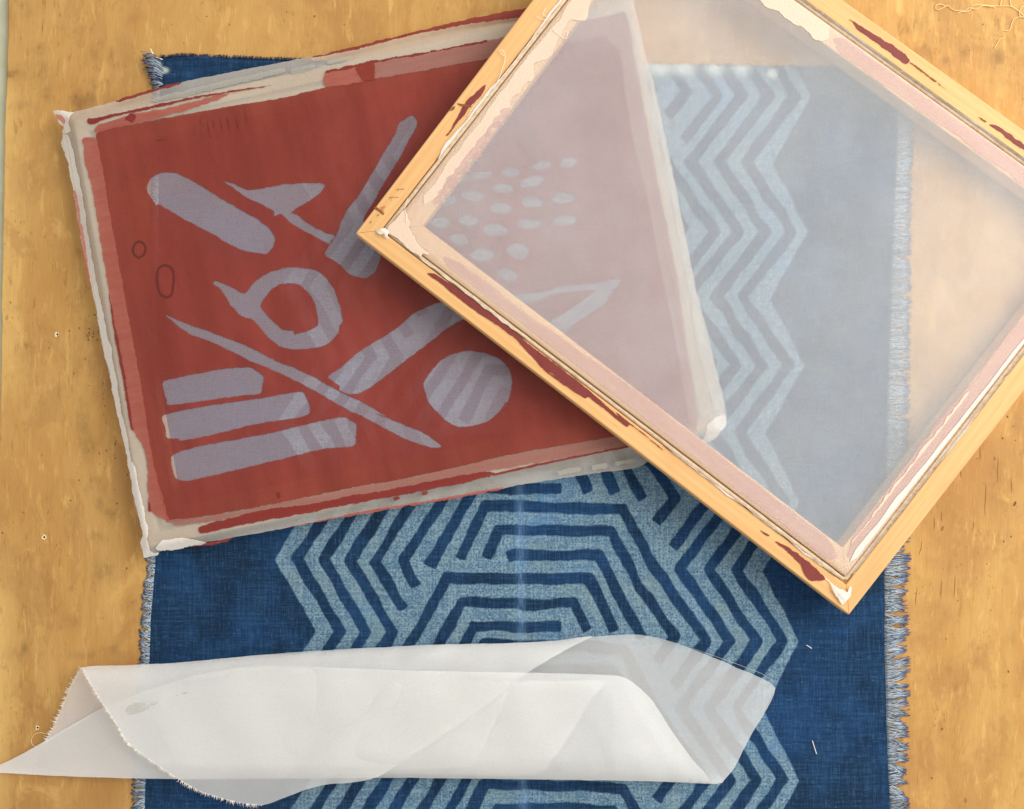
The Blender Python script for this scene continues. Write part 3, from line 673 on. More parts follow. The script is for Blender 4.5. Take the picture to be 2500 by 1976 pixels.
    W.append(z5([(600, 200), (800, 150), (1000, 115), (1300, 75), (1500, 40), (1640, 22), (1670, 70), (1695, 120), (1695, 185), (1600, 215), (1300, 260), (1000, 335), (740, 385), (715, 370), (635, 365), (620, 290)]))
    W.append(z5([(665, 510), (720, 470), (900, 420), (1100, 385), (1400, 330), (1600, 280), (1800, 235), (1950, 210), (2000, 235), (2048, 265), (2040, 350), (2025, 425), (1800, 445), (1500, 520), (1200, 590), (950, 650), (780, 685), (700, 665), (675, 600)]))
    W.append(z4([(1170, 1400), (1200, 1340), (1300, 1220), (1400, 1170), (1500, 1152), (1620, 1165), (1740, 1215), (1810, 1290), (1830, 1380), (1815, 1480), (1780, 1570)]) + z6([(1180, 100), (1130, 165), (1050, 235), (950, 270), (830, 285), (750, 250), (660, 170), (600, 100), (580, 40)]) + z4([(1190, 1480)]))
    for (x, y, w, h, a) in [(1195, 215, 85, 30, -.2), (1405, 190, 70, 42, -.4), (945, 270, 80, 42, -.1), (720, 290, 90, 28, -.1), (540, 315, 60, 32, 0), (1115, 345, 105, 40, -.25), (880, 395, 90, 32, 0), (640, 460, 95, 42, .1), (440, 490, 70, 50, 0), (1110, 505, 90, 42, .1),
                            (1370, 472, 88, 44, -.1), (870, 560, 85, 45, 0), (605, 655, 82, 44, .1), (380, 670, 80, 45, 0), (1095, 678, 100, 42, 0), (1380, 655, 98, 42, -.1), (825, 735, 100, 48, .05), (530, 805, 80, 45, .2), (715, 930, 95, 50, 0), (1003, 895, 85, 70, 0), (920, 1090, 85, 48, .2), (650, 1090, 60, 50, .3), (250, 790, 60, 40, 0)]:
        r = np.random.default_rng(int(x + y)); pts = []
        for i in range(10):
            t = 2 * math.pi * i / 10; q = 1 + r.uniform(-.12, .12)
            ex, ey = w * q * math.cos(t), h * q * math.sin(t); pts.append((x + ex * math.cos(a) - ey * math.sin(a), y + ex * math.sin(a) + ey * math.cos(a)))
        W.append(z7(pts))
    holes = [resample(w, 3.0, True, 0.35, 0.5, 20 + i) for i, w in enumerate(W)]
    main = [(236, 345), (240, 323), (330, 303), (437, 282), (560, 260), (700, 237), (797, 213), (912, 193), (1207, 141), (1350, 112), (1508, 82), (1536, 295), (1582, 492), (1611, 648), (1648, 828), (1684, 1036),
            (1489, 1068), (1243, 1111), (1014, 1163), (850, 1193), (626, 1239), (495, 1261), (410, 1271), (370, 1114), (345, 950), (314, 781), (285, 618), (263, 500), (253, 431)]
    ang = math.atan2(-300, 1406)
    film('emulsion', [resample(main, 4, True, 0.4, 0.6, 6)], RED, pl(0.0009), root, holes, 40, ang)['label'] = 'brick red stencil emulsion with cut-out shapes'
    film('emulsion', [resample(ring_i, 3, True, 0.3, 0.4, 31)], RED, pl(0.0009), root, (), 40, ang)
    def coat(name, pts, mat, h, seed=0, jit=0.5, wob=0.9):
        return film(name, [resample(pts, 3, True, jit, wob, seed)], mat, pl(h), root, (), 14, ang)
    coat('emulsion_band', [(203, 341), (208, 403), (224, 459), (235, 518), (249, 612), (266, 714), (283, 823), (308, 938), (325, 1048), (344, 1081), (354, 1107), (361, 1147), (362, 1232), (374, 1255), (400, 1268), (412, 1270), (371, 1114), (346, 950), (315, 781), (286, 618), (264, 500), (254, 431), (237, 345), (222, 336)], PINKR, 0.0011, 1)
    coat('emulsion_band', [(1508, 82), (1500, 60), (1526, 33), (1566, 230), (1615, 492), (1654, 684), (1677, 854), (1703, 1028), (1684, 1036), (1648, 828), (1611, 648), (1582, 492), (1536, 295)], ROSE, 0.0011, 2)
    coat('emulsion_band', [(1484, 98), (1480, 50), (1527, 32), (1545, 120), (1520, 130)], ROSE, 0.00102, 19)
    coat('emulsion_band', [(797, 213), (795, 178), (850, 166), (912, 151), (914, 192)], PINKR, 0.0011, 3)
    coat('emulsion_band', [(914, 192), (912, 157), (1000, 138), (1191, 99), (1350, 68), (1524, 34), (1506, 82), (1350, 112), (1207, 140)], ROSE, 0.0011, 4)
    coat('emulsion_band', [(238, 322), (229, 318), (240, 305), (290, 290), (330, 278), (420, 262), (520, 236), (560, 230), (480, 262), (420, 279), (330, 302)], PINKR, 0.0011, 5)
    coat('emulsion_band', [(412, 1271), (424, 1281), (440, 1282), (528, 1271), (636, 1247), (692, 1246), (823, 1222), (850, 1214), (1014, 1187), (1145, 1161), (1257, 1140), (1506, 1094), (1690, 1060), (1686, 1038), (1489, 1069), (1243, 1112), (1014, 1164), (850, 1194), (626, 1240), (495, 1262)], ROSE, 0.0011, 6)
    coat('emulsion_stroke', [(485, 1291), (489, 1301), (500, 1302), (593, 1281), (725, 1258), (850, 1233), (1014, 1203), (1145, 1177), (1208, 1157), (1178, 1152), (1080, 1170), (965, 1193), (850, 1212), (757, 1232), (659, 1243), (561, 1266), (492, 1284)], DARKR, 0.0013, 7)
    coat('emulsion_stroke', [(1200, 1158), (1330, 1129), (1560, 1083), (1561, 1087), (1330, 1134), (1204, 1162)], DARKR, 0.0013, 8, .3, .4)
    coat('emulsion_stroke', [(215, 290), (213, 300), (224, 305), (240, 300), (258, 290), (325, 275), (400, 258), (470, 243), (560, 226), (662, 209), (560, 222), (465, 238), (400, 251), (325, 268), (240, 287)], DARKR, 0.0013, 9)
    coat('emulsion_stroke', [(305, 290), (318, 277), (332, 282), (324, 300)], DARKR, 0.0014, 10)
    coat('emulsion_stroke', [(796, 178), (800, 172), (850, 162), (912, 149), (1000, 133), (1090, 118), (1188, 98), (1191, 103), (1090, 122), (1000, 138), (912, 155), (850, 168)], DARKR, 0.0013, 11, .6, 1.0)
    coat('emulsion_stroke', [(868, 163), (910, 152), (913, 193), (886, 197)], RED, 0.0014, 27)
    coat('emulsion_stroke', [(266, 716), (282, 800), (305, 915), (322, 1030), (326, 1052), (318, 1040), (300, 925), (279, 815), (268, 740)], DARKR, 0.0013, 12, .3, .5)
    coat('emulsion_stroke', [(362, 1225), (366, 1232), (368, 1250), (362, 1246)], DARKR, 0.0013, 13, .2, .3)
    coat('emulsion_edge', [(738, 145), (847, 119), (978, 86), (1142, 47), (1289, 19), (1330, 8), (1330, 22), (1273, 43), (1142, 60), (1010, 85), (847, 126)], DARKR, 0.0010, 14)
    coat('emulsion_edge', [(282, 246), (319, 234), (437, 201), (434, 208), (319, 241), (290, 250)], DARKR, 0.0010, 15)
    coat('emulsion_edge', [(470, 1334), (500, 1328), (555, 1316), (572, 1309), (556, 1322), (520, 1330)], DARKR, 0.0008, 16)
    coat('emulsion_edge', [(700, 1288), (900, 1246), (1080, 1217), (1222, 1190), (1215, 1197), (1080, 1223), (900, 1252)], PINKR, 0.0008, 17)
    coat('emulsion_edge', [(188, 480), (205, 580), (222, 690), (216, 690), (199, 590), (180, 470)], PINKR, 0.0004, 18)
    for k, (x, y, w, h) in enumerate([(968, 1217, 7, 4), (1037, 1205, 7, 4), (1194, 1164, 3, 2), (392, 342, 10, 1.6), (680, 1210, 4, 7)]):
        a = ang; pts = [(x + (sx * w) * math.cos(a) - (sy * h) * math.sin(a), y + (sx * w) * math.sin(a) + sy * h * math.cos(a)) for sx, sy in ((-1, -1), (0, -1.1), (1, -.9), (1, .9), (0, 1.1), (-1, 1))]
        coat('emulsion_spot', pts, DARKR if k < 3 else SCRATCH, 0.0014, 40 + k, .3, .4)
    # fine scratches dragged across the coat
    r = np.random.default_rng(12)
    for k in range(26):
        x0, y0 = r.uniform(450, 1150), r.uniform(300, 950); L = r.uniform(30, 150)
        if k < 8: x0, y0, L = 470 + k * 17 + r.normal(0, 4), 300 - k * 4 + r.normal(0, 5), r.uniform(16, 46)
        dx, dy = .17 * L, L
        pts = [(x0, y0), (x0 + dx * .5 + r.normal(0, 1.5), y0 + dy * .5), (x0 + dx, y0 + dy)]
        q = resample(pts, 12, False); w = .5 if k >= 8 else r.uniform(.6, 2.2)
        if any(inside(hh, q).any() for hh in holes): continue
        tp = np.sin(np.linspace(0.25, 2.9, len(q)))[:, None] * w * np.array([[1.0, 0]])
        ring = np.concatenate([q + tp, (q - tp)[::-1]])
        film('scratch', [ring], SCRATCH, pl(0.0012), root)
    # grey smudges on the corded rim
    for k, pts in enumerate([[(372, 242), (470, 216), (600, 186), (690, 166), (692, 178), (600, 200), (470, 232), (375, 250)], [(712, 170), (765, 158), (768, 168), (714, 181)], [(800, 148), (850, 140), (840, 150), (800, 158)],
                             [(1365, 1150), (1415, 1140), (1418, 1150), (1368, 1160)], [(1447, 1137), (1480, 1131), (1482, 1141), (1448, 1148)], [(1505, 1127), (1550, 1119), (1552, 1129), (1506, 1137)]]):
        coat('grey_smudge', pts, GREY, 0.0007 if k else 0.0006, 60 + k)
    # pen loops drawn on the coat
    def loop(pts, w):
        q = resample(pts, 4, True, .2, .5, 77); c = q.mean(0); d = q - c; L = np.hypot(d[:, 0], d[:, 1])[:, None]
        o = film('pen_mark', [q + d / L * w], INK, pl(0.0012), root, [q - d / L * w]); return o
    loop(z3([(853, 318), (895, 345), (910, 390), (895, 435), (850, 463), (812, 435), (797, 390), (812, 345)]), 2.2)
    loop(z3([(1060, 527), (1110, 530), (1140, 560), (1155, 620), (1150, 700), (1140, 770), (1130, 790), (1085, 803), (1040, 780), (1015, 720), (1007, 640), (1020, 560)]), 2.6)
    # folded-over mesh at the outer edge and bunched corners
    def flap(name, pts, hmax, seed, lab=None, mat=None):
        V, F = cdt([resample(pts, 4, True, .5, .9, seed)], (), 5.0)
        r = np.random.default_rng(seed); f = r.uniform(.02, .06, (3, 2)); ph = r.uniform(0, 6, 3)
        vs = []
        for x, y in V:
            d = Q.edge(P(x, y, ZA))
            h = 0.0008 + 0.4 * hmax * (0.5 + 0.5 * sum(math.sin(f[i, 0] * x + f[i, 1] * y + ph[i]) for i in range(3)) / 3)
            if d < 0: h += d * 0.8
            vs.append(Vector(P(x, y, ZA + h)) - loc)
        o = mesh_obj(name, vs, F, mat or FLAP, root, True, [(x * PX, y * PX, 0) for x, y in V])
        if lab: o['label'] = lab
    flap('mesh_flap', [(153, 330), (150, 350), (163, 390), (181, 475), (197, 578), (222, 697), (235, 755), (253, 862), (266, 909), (285, 1009), (300, 1075), (313, 1130), (316, 1150), (322, 1135), (312, 1070), (296, 1005), (284, 930), (272, 858), (258, 800), (250, 752), (236, 690), (216, 578), (200, 470), (182, 380), (172, 345), (164, 328)], 0.0014, 3)
    flap('mesh_flap', [(316, 1134), (327, 1212), (349, 1304), (356, 1322), (362, 1300), (345, 1212), (326, 1130)], 0.0008, 4)
    flap('mesh_flap', [(396, 1318), (410, 1316), (460, 1316), (520, 1326), (552, 1322), (500, 1328), (440, 1340), (395, 1346), (380, 1340)], 0.0008, 5)
    flap('mesh_flap', [(1582, 180), (1591, 187), (1631, 370), (1657, 500), (1700, 710), (1727, 815), (1769, 992), (1772, 1034), (1760, 1040), (1740, 990), (1700, 830), (1682, 710), (1646, 530), (1618, 370)], 0.0012, 6, None, MESH_A)
    flap('bunched_corner', [(130, 272), (150, 271), (181, 274), (170, 284), (166, 300), (172, 320), (160, 326), (150, 322), (158, 312), (146, 302), (140, 290)], 0.004, 7, 'bunched pink-stained mesh corner')
    flap('bunched_corner', [(343, 1324), (350, 1310), (360, 1320), (368, 1345), (388, 1350), (384, 1356), (366, 1360), (352, 1362), (348, 1345)], 0.003, 8)
    flap('bunched_corner', [(1725, 1040), (1745, 1020), (1769, 1012), (1772, 1034), (1758, 1055), (1738, 1075), (1715, 1082), (1722, 1060)], 0.003, 9)
    coat('emulsion_spot', [(135, 279), (152, 283), (160, 296), (156, 306), (148, 296), (140, 290)], PINKR, 0.006, 70, .3, .4)
    return root, Q
screen_a, QA = build_screen_a()

# ------------------------------------------------------------------ bare pine screen
def build_screen_b():
    zc = (0.0615, 0.0385, 0.0225, 0.0455)
    cs = [(868, 570), (2073, 1502), (2818, 546), (1567, -352)]
    Q = Quad(*[P(x, y, z) for (x, y), z in zip(cs, zc)])
    Q.c[2] = Q.from_plane(*cs[2])                # keep the frame flat
    root = empty('printing_screen', P(1830, 575, 0))
    tag(root, 'tilted pine screen printing frame with clear whitish mesh, leaning on the red stencil screen', 'printing screen')
    loc = root.location
    build_bars(Q, PINE, root, 2, PROFILE, goff)
    def pl(h): return lambda x, y: Q.from_plane(x, y, h) - loc
    # mesh over the inner lip
    ns, nt = 90, 72; vs, fs = [], []
    def rim(u, v, base): return (base + goff(3, 1 - v), Q.a - base - goff(1, v), base + goff(0, u), Q.b - base - goff(2, 1 - u))
    for i in range(ns + 1):
        for j in range(nt + 1):
            u = min(1, max(0, (i - 1) / (ns - 2))); v = min(1, max(0, (j - 1) / (nt - 2)))
            out = i in (0, ns) or j in (0, nt)
            s0, s1, t0, t1 = rim(u, v, 0.0232 if out else 0.0243)
            vs.append(Q.pt(s0 + (s1 - s0) * u, t0 + (t1 - t0) * v, -0.003 if out else 0.0004) - loc)
    for i in range(ns):
        for j in range(nt):
            a = i * (nt + 1) + j; fs.append((a, a + nt + 1, a + nt + 2, a + 1))
    me = mesh_obj('screen_mesh', vs, fs, MESH_B, root, True)
    # cord pressed in the groove
    path = []; dc = 0.0208; r = np.random.default_rng(4)
    for k in range(4):
        for al in np.linspace(0.006, 0.994, 60): path.append(Q.bar_pt(k, al, dc + goff(k, al) + r.normal(0, .0001), -0.0026) - loc)
    path.append(path[0])
    tubes('cord', [(path, 0.0021)], CORD, root, 8)
    # coats in frame coordinates: k = side, (al, d) outline
    def strip(name, k, al0, al1, din, dout, mat, h, seed, rough=0.0012, n=140):
        r = np.random.default_rng(seed); ker = np.hanning(11); ker /= ker.sum()
        def nz(): return np.convolve(r.normal(0, 1, n + 10), ker, 'valid') * 2 * rough + r.normal(0, rough * .12, n)
        h = h + lift(); e0, e1 = nz(), nz(); vs, fs, gr = [], [], []; L = Q.a if k % 2 == 0 else Q.b; m = 6
        for i in range(n):
            al = al0 + (al1 - al0) * i / (n - 1); cap = min(1, i / 4 + .15, (n - 1 - i) / 4 + .15)
            a = din(al) if callable(din) else din; b = dout(al) if callable(dout) else dout
            a = max(0.0250 + goff(k, al), a + e0[i] * .3); b = b + e1[i]; mid = (a + b) / 2
            for j in range(m):
                d = mid + (a + (b - a) * j / (m - 1) - mid) * cap
                vs.append(Q.bar_pt(k, al, d, h) - loc); gr.append((al * L + k, d, 0))
        for i in range(n - 1):
            for j in range(m - 1):
                a = i * m + j; fs.append((a, a + 1, a + m + 1, a + m))
        return mesh_obj(name, vs, fs, mat, root, True, gr)
    strip('pink_residue', 0, 0.085, 0.985, 0.0285, lambda a: np.interp(a, [0, .3, .5, 1], [.038, .040, .0445, .0435]), PINKB, 0.0007, 1, .0008)
    strip('pink_residue', 1, 0.015, 0.99, 0.0295, lambda a: np.interp(a, [0, .3, .6, 1], [.044, .047, .045, .043]), PINKB, 0.0007, 2, .0014)
    strip('pink_residue', 2, 0.02, 0.60, 0.0290, 0.0425, PINKB, 0.0007, 3, .0010)
    strip('peach_residue', 2, 0.61, 0.98, 0.0280, 0.0465, PEACH, 0.0007, 4, .0020)
    strip('peach_residue', 3, 0.02, 0.93, 0.0290, lambda a: np.interp(a, [0, .45, .6, 1], [.044, .044, .040, .040]), PEACH, 0.0006, 5, .0035)
    strip('pink_residue', 3, 0.62, 0.93, 0.0385, 0.046, PINKB, 0.0008, 6, .0030)
    strip('peach_streak', 1, 0.03, 0.50, 0.0405, 0.0425, PEACH, 0.0010, 8, .0008)
    strip('peach_streak', 1, 0.02, 0.95, 0.0286, lambda a: np.interp(a, [0, .5, 1], [.0345, .0315, .030]), FLAP, 0.0010, 9, .0004)
    def coat(name, pts, mat, h=0.0004, seed=0, jit=.4, wob=.8):
        return film(name, [resample(pts, 3, True, jit, wob, seed)], mat, pl(h), root, (), 12)
    z2 = lambda p: Z(650, 0, 3.05, p); z4 = lambda p: Z(650, 480, 3.05, p); zr = lambda p: Z(1900, 0, 3.558, p)
    z5 = lambda p: Z(1400, 1000, 3.05, p); z7 = lambda p: Z(1300, 500, 3.05, p); zc_ = lambda p: Z(850, 440, 7.117, p); zb = lambda p: Z(1950, 1300, 7.117, p)
    coat('emulsion_stain', z2([(1642, 625), (1600, 655), (1550, 705), (1495, 750), (1455, 810), (1420, 880), (1375, 960), (1340, 1010), (1360, 1000), (1410, 935), (1470, 860), (1530, 785), (1600, 710), (1630, 660)]), MAROON, .0004, 1)
    coat('emulsion_stain', z4([(1200, 575), (1290, 640), (1380, 715), (1480, 795), (1560, 855), (1640, 905), (1730, 965), (1800, 1015), (1870, 1070), (1930, 1140), (1985, 1200), (2050, 1270), (2120, 1320), (2160, 1340)]) + z7([(80, 1222), (160, 1290), (250, 1352), (340, 1412), (400, 1442), (418, 1432), (520, 1510), (700, 1655)]) + z5([(420, 110), (560, 215), (668, 308), (668, 300), (540, 195), (400, 85), (310, 15)]) + z7([(650, 1585), (430, 1390), (300, 1285), (150, 1170), (0, 1060)]) + z4([(1970, 1110), (1800, 970), (1600, 815), (1400, 670), (1260, 580)]), MAROON, .0004, 2, .3, .4)
    coat('emulsion_stain', z5([(1505, 985), (1560, 1030), (1650, 1110), (1695, 1160), (1715, 1220), (1745, 1262), (1785, 1277), (1872, 1270), (1862, 1240), (1800, 1180), (1700, 1095), (1600, 1025)]), MAROON, .0004, 3)
    coat('emulsion_stain', z5([(1390, 898), (1425, 915), (1460, 942), (1435, 938), (1405, 916)]), MAROON, .0004, 33, .4, .6)
    coat('emulsion_stain', zr([(615, 170), (700, 215), (850, 310), (1000, 400), (1100, 470), (1120, 500), (1138, 530), (1110, 556), (1050, 520), (950, 440), (800, 335), (700, 255)]), MAROON, .0004, 4)
    coat('emulsion_stain', zr([(1830, 1080), (1900, 1090), (2000, 1160), (2135, 1262), (2300, 1390), (2300, 1420), (2135, 1300), (2000, 1212), (1900, 1130)]), MAROON, .0004, 5)
    coat('emulsion_stain', zr([(1135, 537), (1200, 575), (1300, 650), (1380, 715), (1455, 775), (1375, 718), (1290, 655), (1200, 588)]), PENCIL, .0004, 6, .5, .6)
    coat('emulsion_stain', zr([(1735, 1015), (1770, 1030), (1815, 1062), (1805, 1068), (1765, 1042)]), PENCIL, .0004, 7, .4, .5)
    # brown joint line, knot stain and pencil marks on the upper left bar
    coat('wood_stain', zc_([(480, 455), (530, 500), (625, 590), (615, 603), (510, 520), (445, 490), (452, 478)]), PENCIL, .0004, 8, .3, .4)
    coat('wood_stain', zc_([(560, 470), (640, 450), (655, 470), (610, 500), (628, 590), (600, 580), (575, 520)]), m_film('knot', lin(212, 128, 78), lin(200, 112, 66), .55), .00035, 9, .3, .4)
    coat('wood_stain', z2([(1420, 770), (1470, 778), (1530, 790), (1525, 800), (1450, 790)]), PENCIL, .0004, 10, .2, .2)
    coat('wood_stain', z2([(1385, 800), (1408, 792), (1400, 815), (1365, 828)]), PENCIL, .0004, 11, .2, .2)
    marks = [[(840, 158), (900, 160), (980, 155)], [(862, 160), (868, 195)], [(720, 305), (780, 298), (880, 302)], [(725, 320), (745, 300)], [(745, 330), (765, 370)], [(490, 590), (530, 625)], [(540, 592), (500, 630)], [(380, 720), (405, 750)], [(410, 712), (380, 755)]]
    for mk in marks:
        q = resample(zc_(mk), 2, False, .1, .2, len(mk)); rg = np.concatenate([q + [.5, .5], (q - [.5, .5])[::-1]])
        film('pencil_mark', [rg], PENCIL, pl(.0004), root)
    # torn corner patch, corner knots, frayed mesh edge in the groove
    coat('torn_patch', zc_([(690, 830), (770, 740), (880, 620), (975, 510), (1000, 540), (1040, 640), (1060, 700), (1078, 770), (1050, 820), (1110, 890), (1105, 940), (1150, 970), (1170, 1040), (1200, 1090), (1250, 1150), (1330, 1220), (1390, 1265), (1405, 1290), (1380, 1300), (1300, 1275), (1280, 1310), (1270, 1340), (1150, 1260), (1040, 1190), (960, 1110), (860, 1020), (760, 960), (700, 920)]), PEACH, 0.0012, 12, .3, .5)['label'] = 'peach patch of doubled mesh with a torn edge'
    def lump(name, pts, h, seed):
        V, F = cdt([resample(pts, 1.6, True, .25, .4, seed)], (), 2.0); c = V.mean(0); r = np.random.default_rng(seed)
        R = np.abs(V - c).max(0); vs = []
        for x, y in V:
            q = ((x - c[0]) / R[0]) ** 2 + ((y - c[1]) / R[1]) ** 2
            hh = 0.0006 + h * max(0, 1 - q) ** .6 * (1 + .25 * math.sin(x * .22 + seed) * math.sin(y * .2)); vs.append(Q.from_plane(x, y, hh) - loc)
        return mesh_obj(name, vs, F, FLAP, root, True, [(x * PX, y * PX, 0) for x, y in V])
    lump('mesh_knot', zc_([(475, 880), (490, 855), (560, 850), (640, 840), (690, 870), (700, 910), (690, 960), (705, 1000), (670, 1020), (640, 985), (625, 930), (560, 940), (500, 915)]), 0.0035, 1)
    lump('mesh_tail', zb([(440, 770), (520, 830), (620, 920), (720, 985), (790, 1010), (850, 1040), (880, 950), (915, 940), (918, 1020), (900, 1100), (840, 1180), (770, 1250), (740, 1240), (690, 1160), (630, 1080), (590, 1000), (550, 890), (500, 840)]), 0.0022, 2)
    fr = []; r = np.random.default_rng(9)
    def frayline(name, k, a0, a1, d, wid, seed):
        r = np.random.default_rng(seed); n = 120; vs, fs = [], []
        ker = np.hanning(25); ker /= ker.sum(); w = np.convolve(r.normal(0, 1, n + 24), ker, 'valid') * 3
        for i in range(n):
            al = a0 + (a1 - a0) * i / (n - 1); ww = wid * max(.12, .55 + .6 * w[i]) * min(1, i / 8 + .1, (n - 1 - i) / 8 + .1)
            for j in range(3):
                dd = d - 0.0010 + goff(k, al) + (j / 2 - 1) * ww + 0.0004 * math.sin(i * .7) * r.random(); vs.append(Q.bar_pt(k, al, dd, 0.0004 + (0.0011 if j == 1 else 0.0003 if j == 0 else -0.003)) - loc)
        for i in range(n - 1):
            for j in range(2): a = i * 3 + j; fs.append((a, a + 1, a + 4, a + 3))
        return mesh_obj(name, vs, fs, FLAP, root)
    frayline('frayed_edge', 0, 0.05, 0.30, 0.0212, 0.0024, 1)
    frayline('frayed_edge', 0, 0.60, 0.98, 0.0200, 0.0018, 2)
    frayline('frayed_edge', 2, 0.02, 0.98, 0.0200, 0.0014, 3)
    frayline('frayed_edge', 3, 0.05, 0.80, 0.0205, 0.0022, 4)
    frayline('frayed_edge', 1, 0.02, 0.97, 0.0205, 0.0012, 5)
    # loose hairs lying on the frame
    hairs = [z2([(1690, 670), (1730, 590), (1770, 480), (1780, 420), (1760, 375), (1735, 380), (1770, 420)]), z2([(2010, 120), (2060, 150), (2095, 130), (2060, 110), (2080, 60)]), Z(1300, 0, 3.05, [(150, 220), (200, 260), (248, 292), (265, 235)]), zc_([(1040, 310), (1000, 420), (985, 520), (1010, 620), (1000, 740)]), z2([(1680, 690), (1640, 720), (1600, 745), (1550, 790), (1500, 870)])]
    for hpt in hairs:
        q = resample(hpt, 3, False); tubes('loose_fibre', [([Q.from_plane(x, y, 0.0016) - loc for x, y in q], 0.00022)], WHITE, root, 4)
    return root, Q
screen_b, QB = build_screen_b()

# ------------------------------------------------------------------ loosely rolled piece of mesh
def build_roll():
    root = empty('mesh_roll', P(1000, 1780, 0))
    tag(root, 'loosely rolled white screen mesh with frayed left edge lying across the cloth', 'fabric roll')
    loc = root.location
    yt = lambda x: np.interp(x, [-20, 201, 437, 700, 1022, 1350, 1540, 1608, 1893], [1640, 1630, 1618, 1594, 1576, 1566, 1549, 1558, 1640])
    yb = lambda x: np.interp(x, [-20, 421, 909, 1300, 1750, 1893], [1886, 1902, 1899, 1904, 1912, 1900])
    R = 0.016
    def sec(x, y):                             # 0 at the folds .. 1 along the crown
        c = (yt(x) + yb(x)) / 2; h = (yb(x) - yt(x)) / 2
        q = 1 - min(1, abs(y - c) / h) ** 2.6; return max(q, 0) ** .5
    def sheet(name, pts, zf, sp=9, seed=0, jit=.15, wob=.3):
        V, F = cdt([resample(pts, 6, True, jit, wob, seed)], (), sp)
        return mesh_obj(name, [Vector(P(x, y, zf(x, y))) - loc for x, y in V], F, ROLL, root), V
    def rip(x, y, k): return 0.0009 * math.sin(x * .012 + y * .02 + k) + 0.0006 * math.sin(x * .03 - y * .016 + 2 * k)
    base = [(-22, 1880), (60, 1838), (253, 1728), (470, 1652), (700, 1600), (1022, 1577), (1350, 1567), (1445, 1555), (1540, 1549), (1608, 1558), (1689, 1584), (1786, 1625), (1893, 1680), (1831, 1801), (1800, 1862), (1786, 1885), (1766, 1907), (1750, 1914), (1579, 1908), (1300, 1903), (909, 1899), (421, 1902), (194, 1897), (0, 1887)]
    def z_base(x, y):
        z = 0.0105 - 0.0065 * sec(x, y) + 0.5 * rip(x, y, 1)
        z += 0.010 * np.clip((x - 1560) / 330, 0, 1) ** 1.4 * np.clip((1900 - y) / 300 + .35, 0, 1)      # right corner lifts off the cloth
        z = z * np.clip((x + 60) / 420, .35, 1)
        return max(z, 0.003)
    sheet('back_layer', base, z_base, 10, 1)
    flap = [(-22, 1880), (60, 1838), (253, 1728), (470, 1650), (650, 1626), (1006, 1638), (1350, 1644), (1494, 1649), (1527, 1656), (1559, 1678), (1592, 1710), (1640, 1785), (1689, 1853), (1731, 1909), (1579, 1907), (1300, 1903), (909, 1899), (421, 1902), (194, 1897), (0, 1887)]
    def z_flap(x, y):
        c = np.clip((yb(x) - y) / 70, 0, 1); up = math.sqrt(max(0, 1 - (1 - c) ** 2))
        top = np.interp(x, [-20, 200, 500, 800, 1500, 1731], [.0065, .010, .016, .024, .031, .020])
        return 0.0108 * np.clip((x + 60) / 420, .35, 1) + (top - 0.009) * up + rip(x, y, 2) * c
    sheet('front_flap', flap, z_flap, 9, 2)
    wrap = [(201, 1630), (320, 1624), (437, 1618), (700, 1594), (1022, 1576), (1265, 1570), (1350, 1565), (1445, 1554), (1380, 1588), (1286, 1644), (1184, 1723), (1050, 1815), (925, 1896), (857, 1911), (796, 1916), (747, 1928), (682, 1953), (640, 1966), (600, 1963), (551, 1953), (486, 1932), (434, 1902), (356, 1850), (308, 1811), (285, 1770), (256, 1727), (227, 1681)]
    def z_wrap(x, y):
        c = np.clip((y - yt(x)) / 60, 0, 1); up = math.sqrt(max(0, 1 - (1 - c) ** 2))
        z = 0.0112 + 0.0135 * up + rip(x, y, 3) * c
        fold = math.exp(-(((x - 715) * .717 + (y - 1937) * .697) / 34) ** 2)       # soft diagonal crease
        z += 0.0035 * fold
        if y > yb(x) - 30: z -= 0.00012 * (y - yb(x) + 30)
        return z
    o, V = sheet('outer_wrap', wrap, z_wrap, 8, 3)
    tri = [(201, 1630), (172, 1678), (146, 1740), (130, 1775), (112, 1808), (98, 1822), (160, 1786), (253, 1731), (330, 1702), (470, 1650), (700, 1597), (437, 1618), (320, 1625)]
    sheet('inner_end', tri, lambda x, y: 0.0098 + 0.0012 * math.sin(x * .03) - 0.004 * np.clip((y - 1640) / 180, 0, 1), 8, 4, .3, .5)
    inner = [(919, 1727), (960, 1690), (1100, 1668), (1400, 1662), (1476, 1664), (1440, 1710), (1400, 1780), (1350, 1850), (1300, 1892), (1000, 1890), (760, 1886), (800, 1830), (860, 1780)]
    sheet('inner_turn', inner, lambda x, y: 0.0150 + rip(x, y, 5), 12, 5, .3, .6)
    inner2 = [(420, 1680), (700, 1650), (1000, 1652), (1180, 1668), (1040, 1790), (940, 1880), (700, 1886), (480, 1880), (400, 1800), (380, 1730)]
    sheet('inner_turn', inner2, lambda x, y: 0.0128 + rip(x, y, 7), 12, 6, .3, .6)
    inner3 = [(560, 1670), (900, 1660), (1180, 1672), (1240, 1690), (1200, 1780), (1150, 1870), (1000, 1880), (640, 1876), (560, 1780)]
    sheet('inner_turn', inner3, lambda x, y: 0.0172 + rip(x, y, 9), 12, 7, .3, .6)
    # frayed ends
    r = np.random.default_rng(3); paths = []
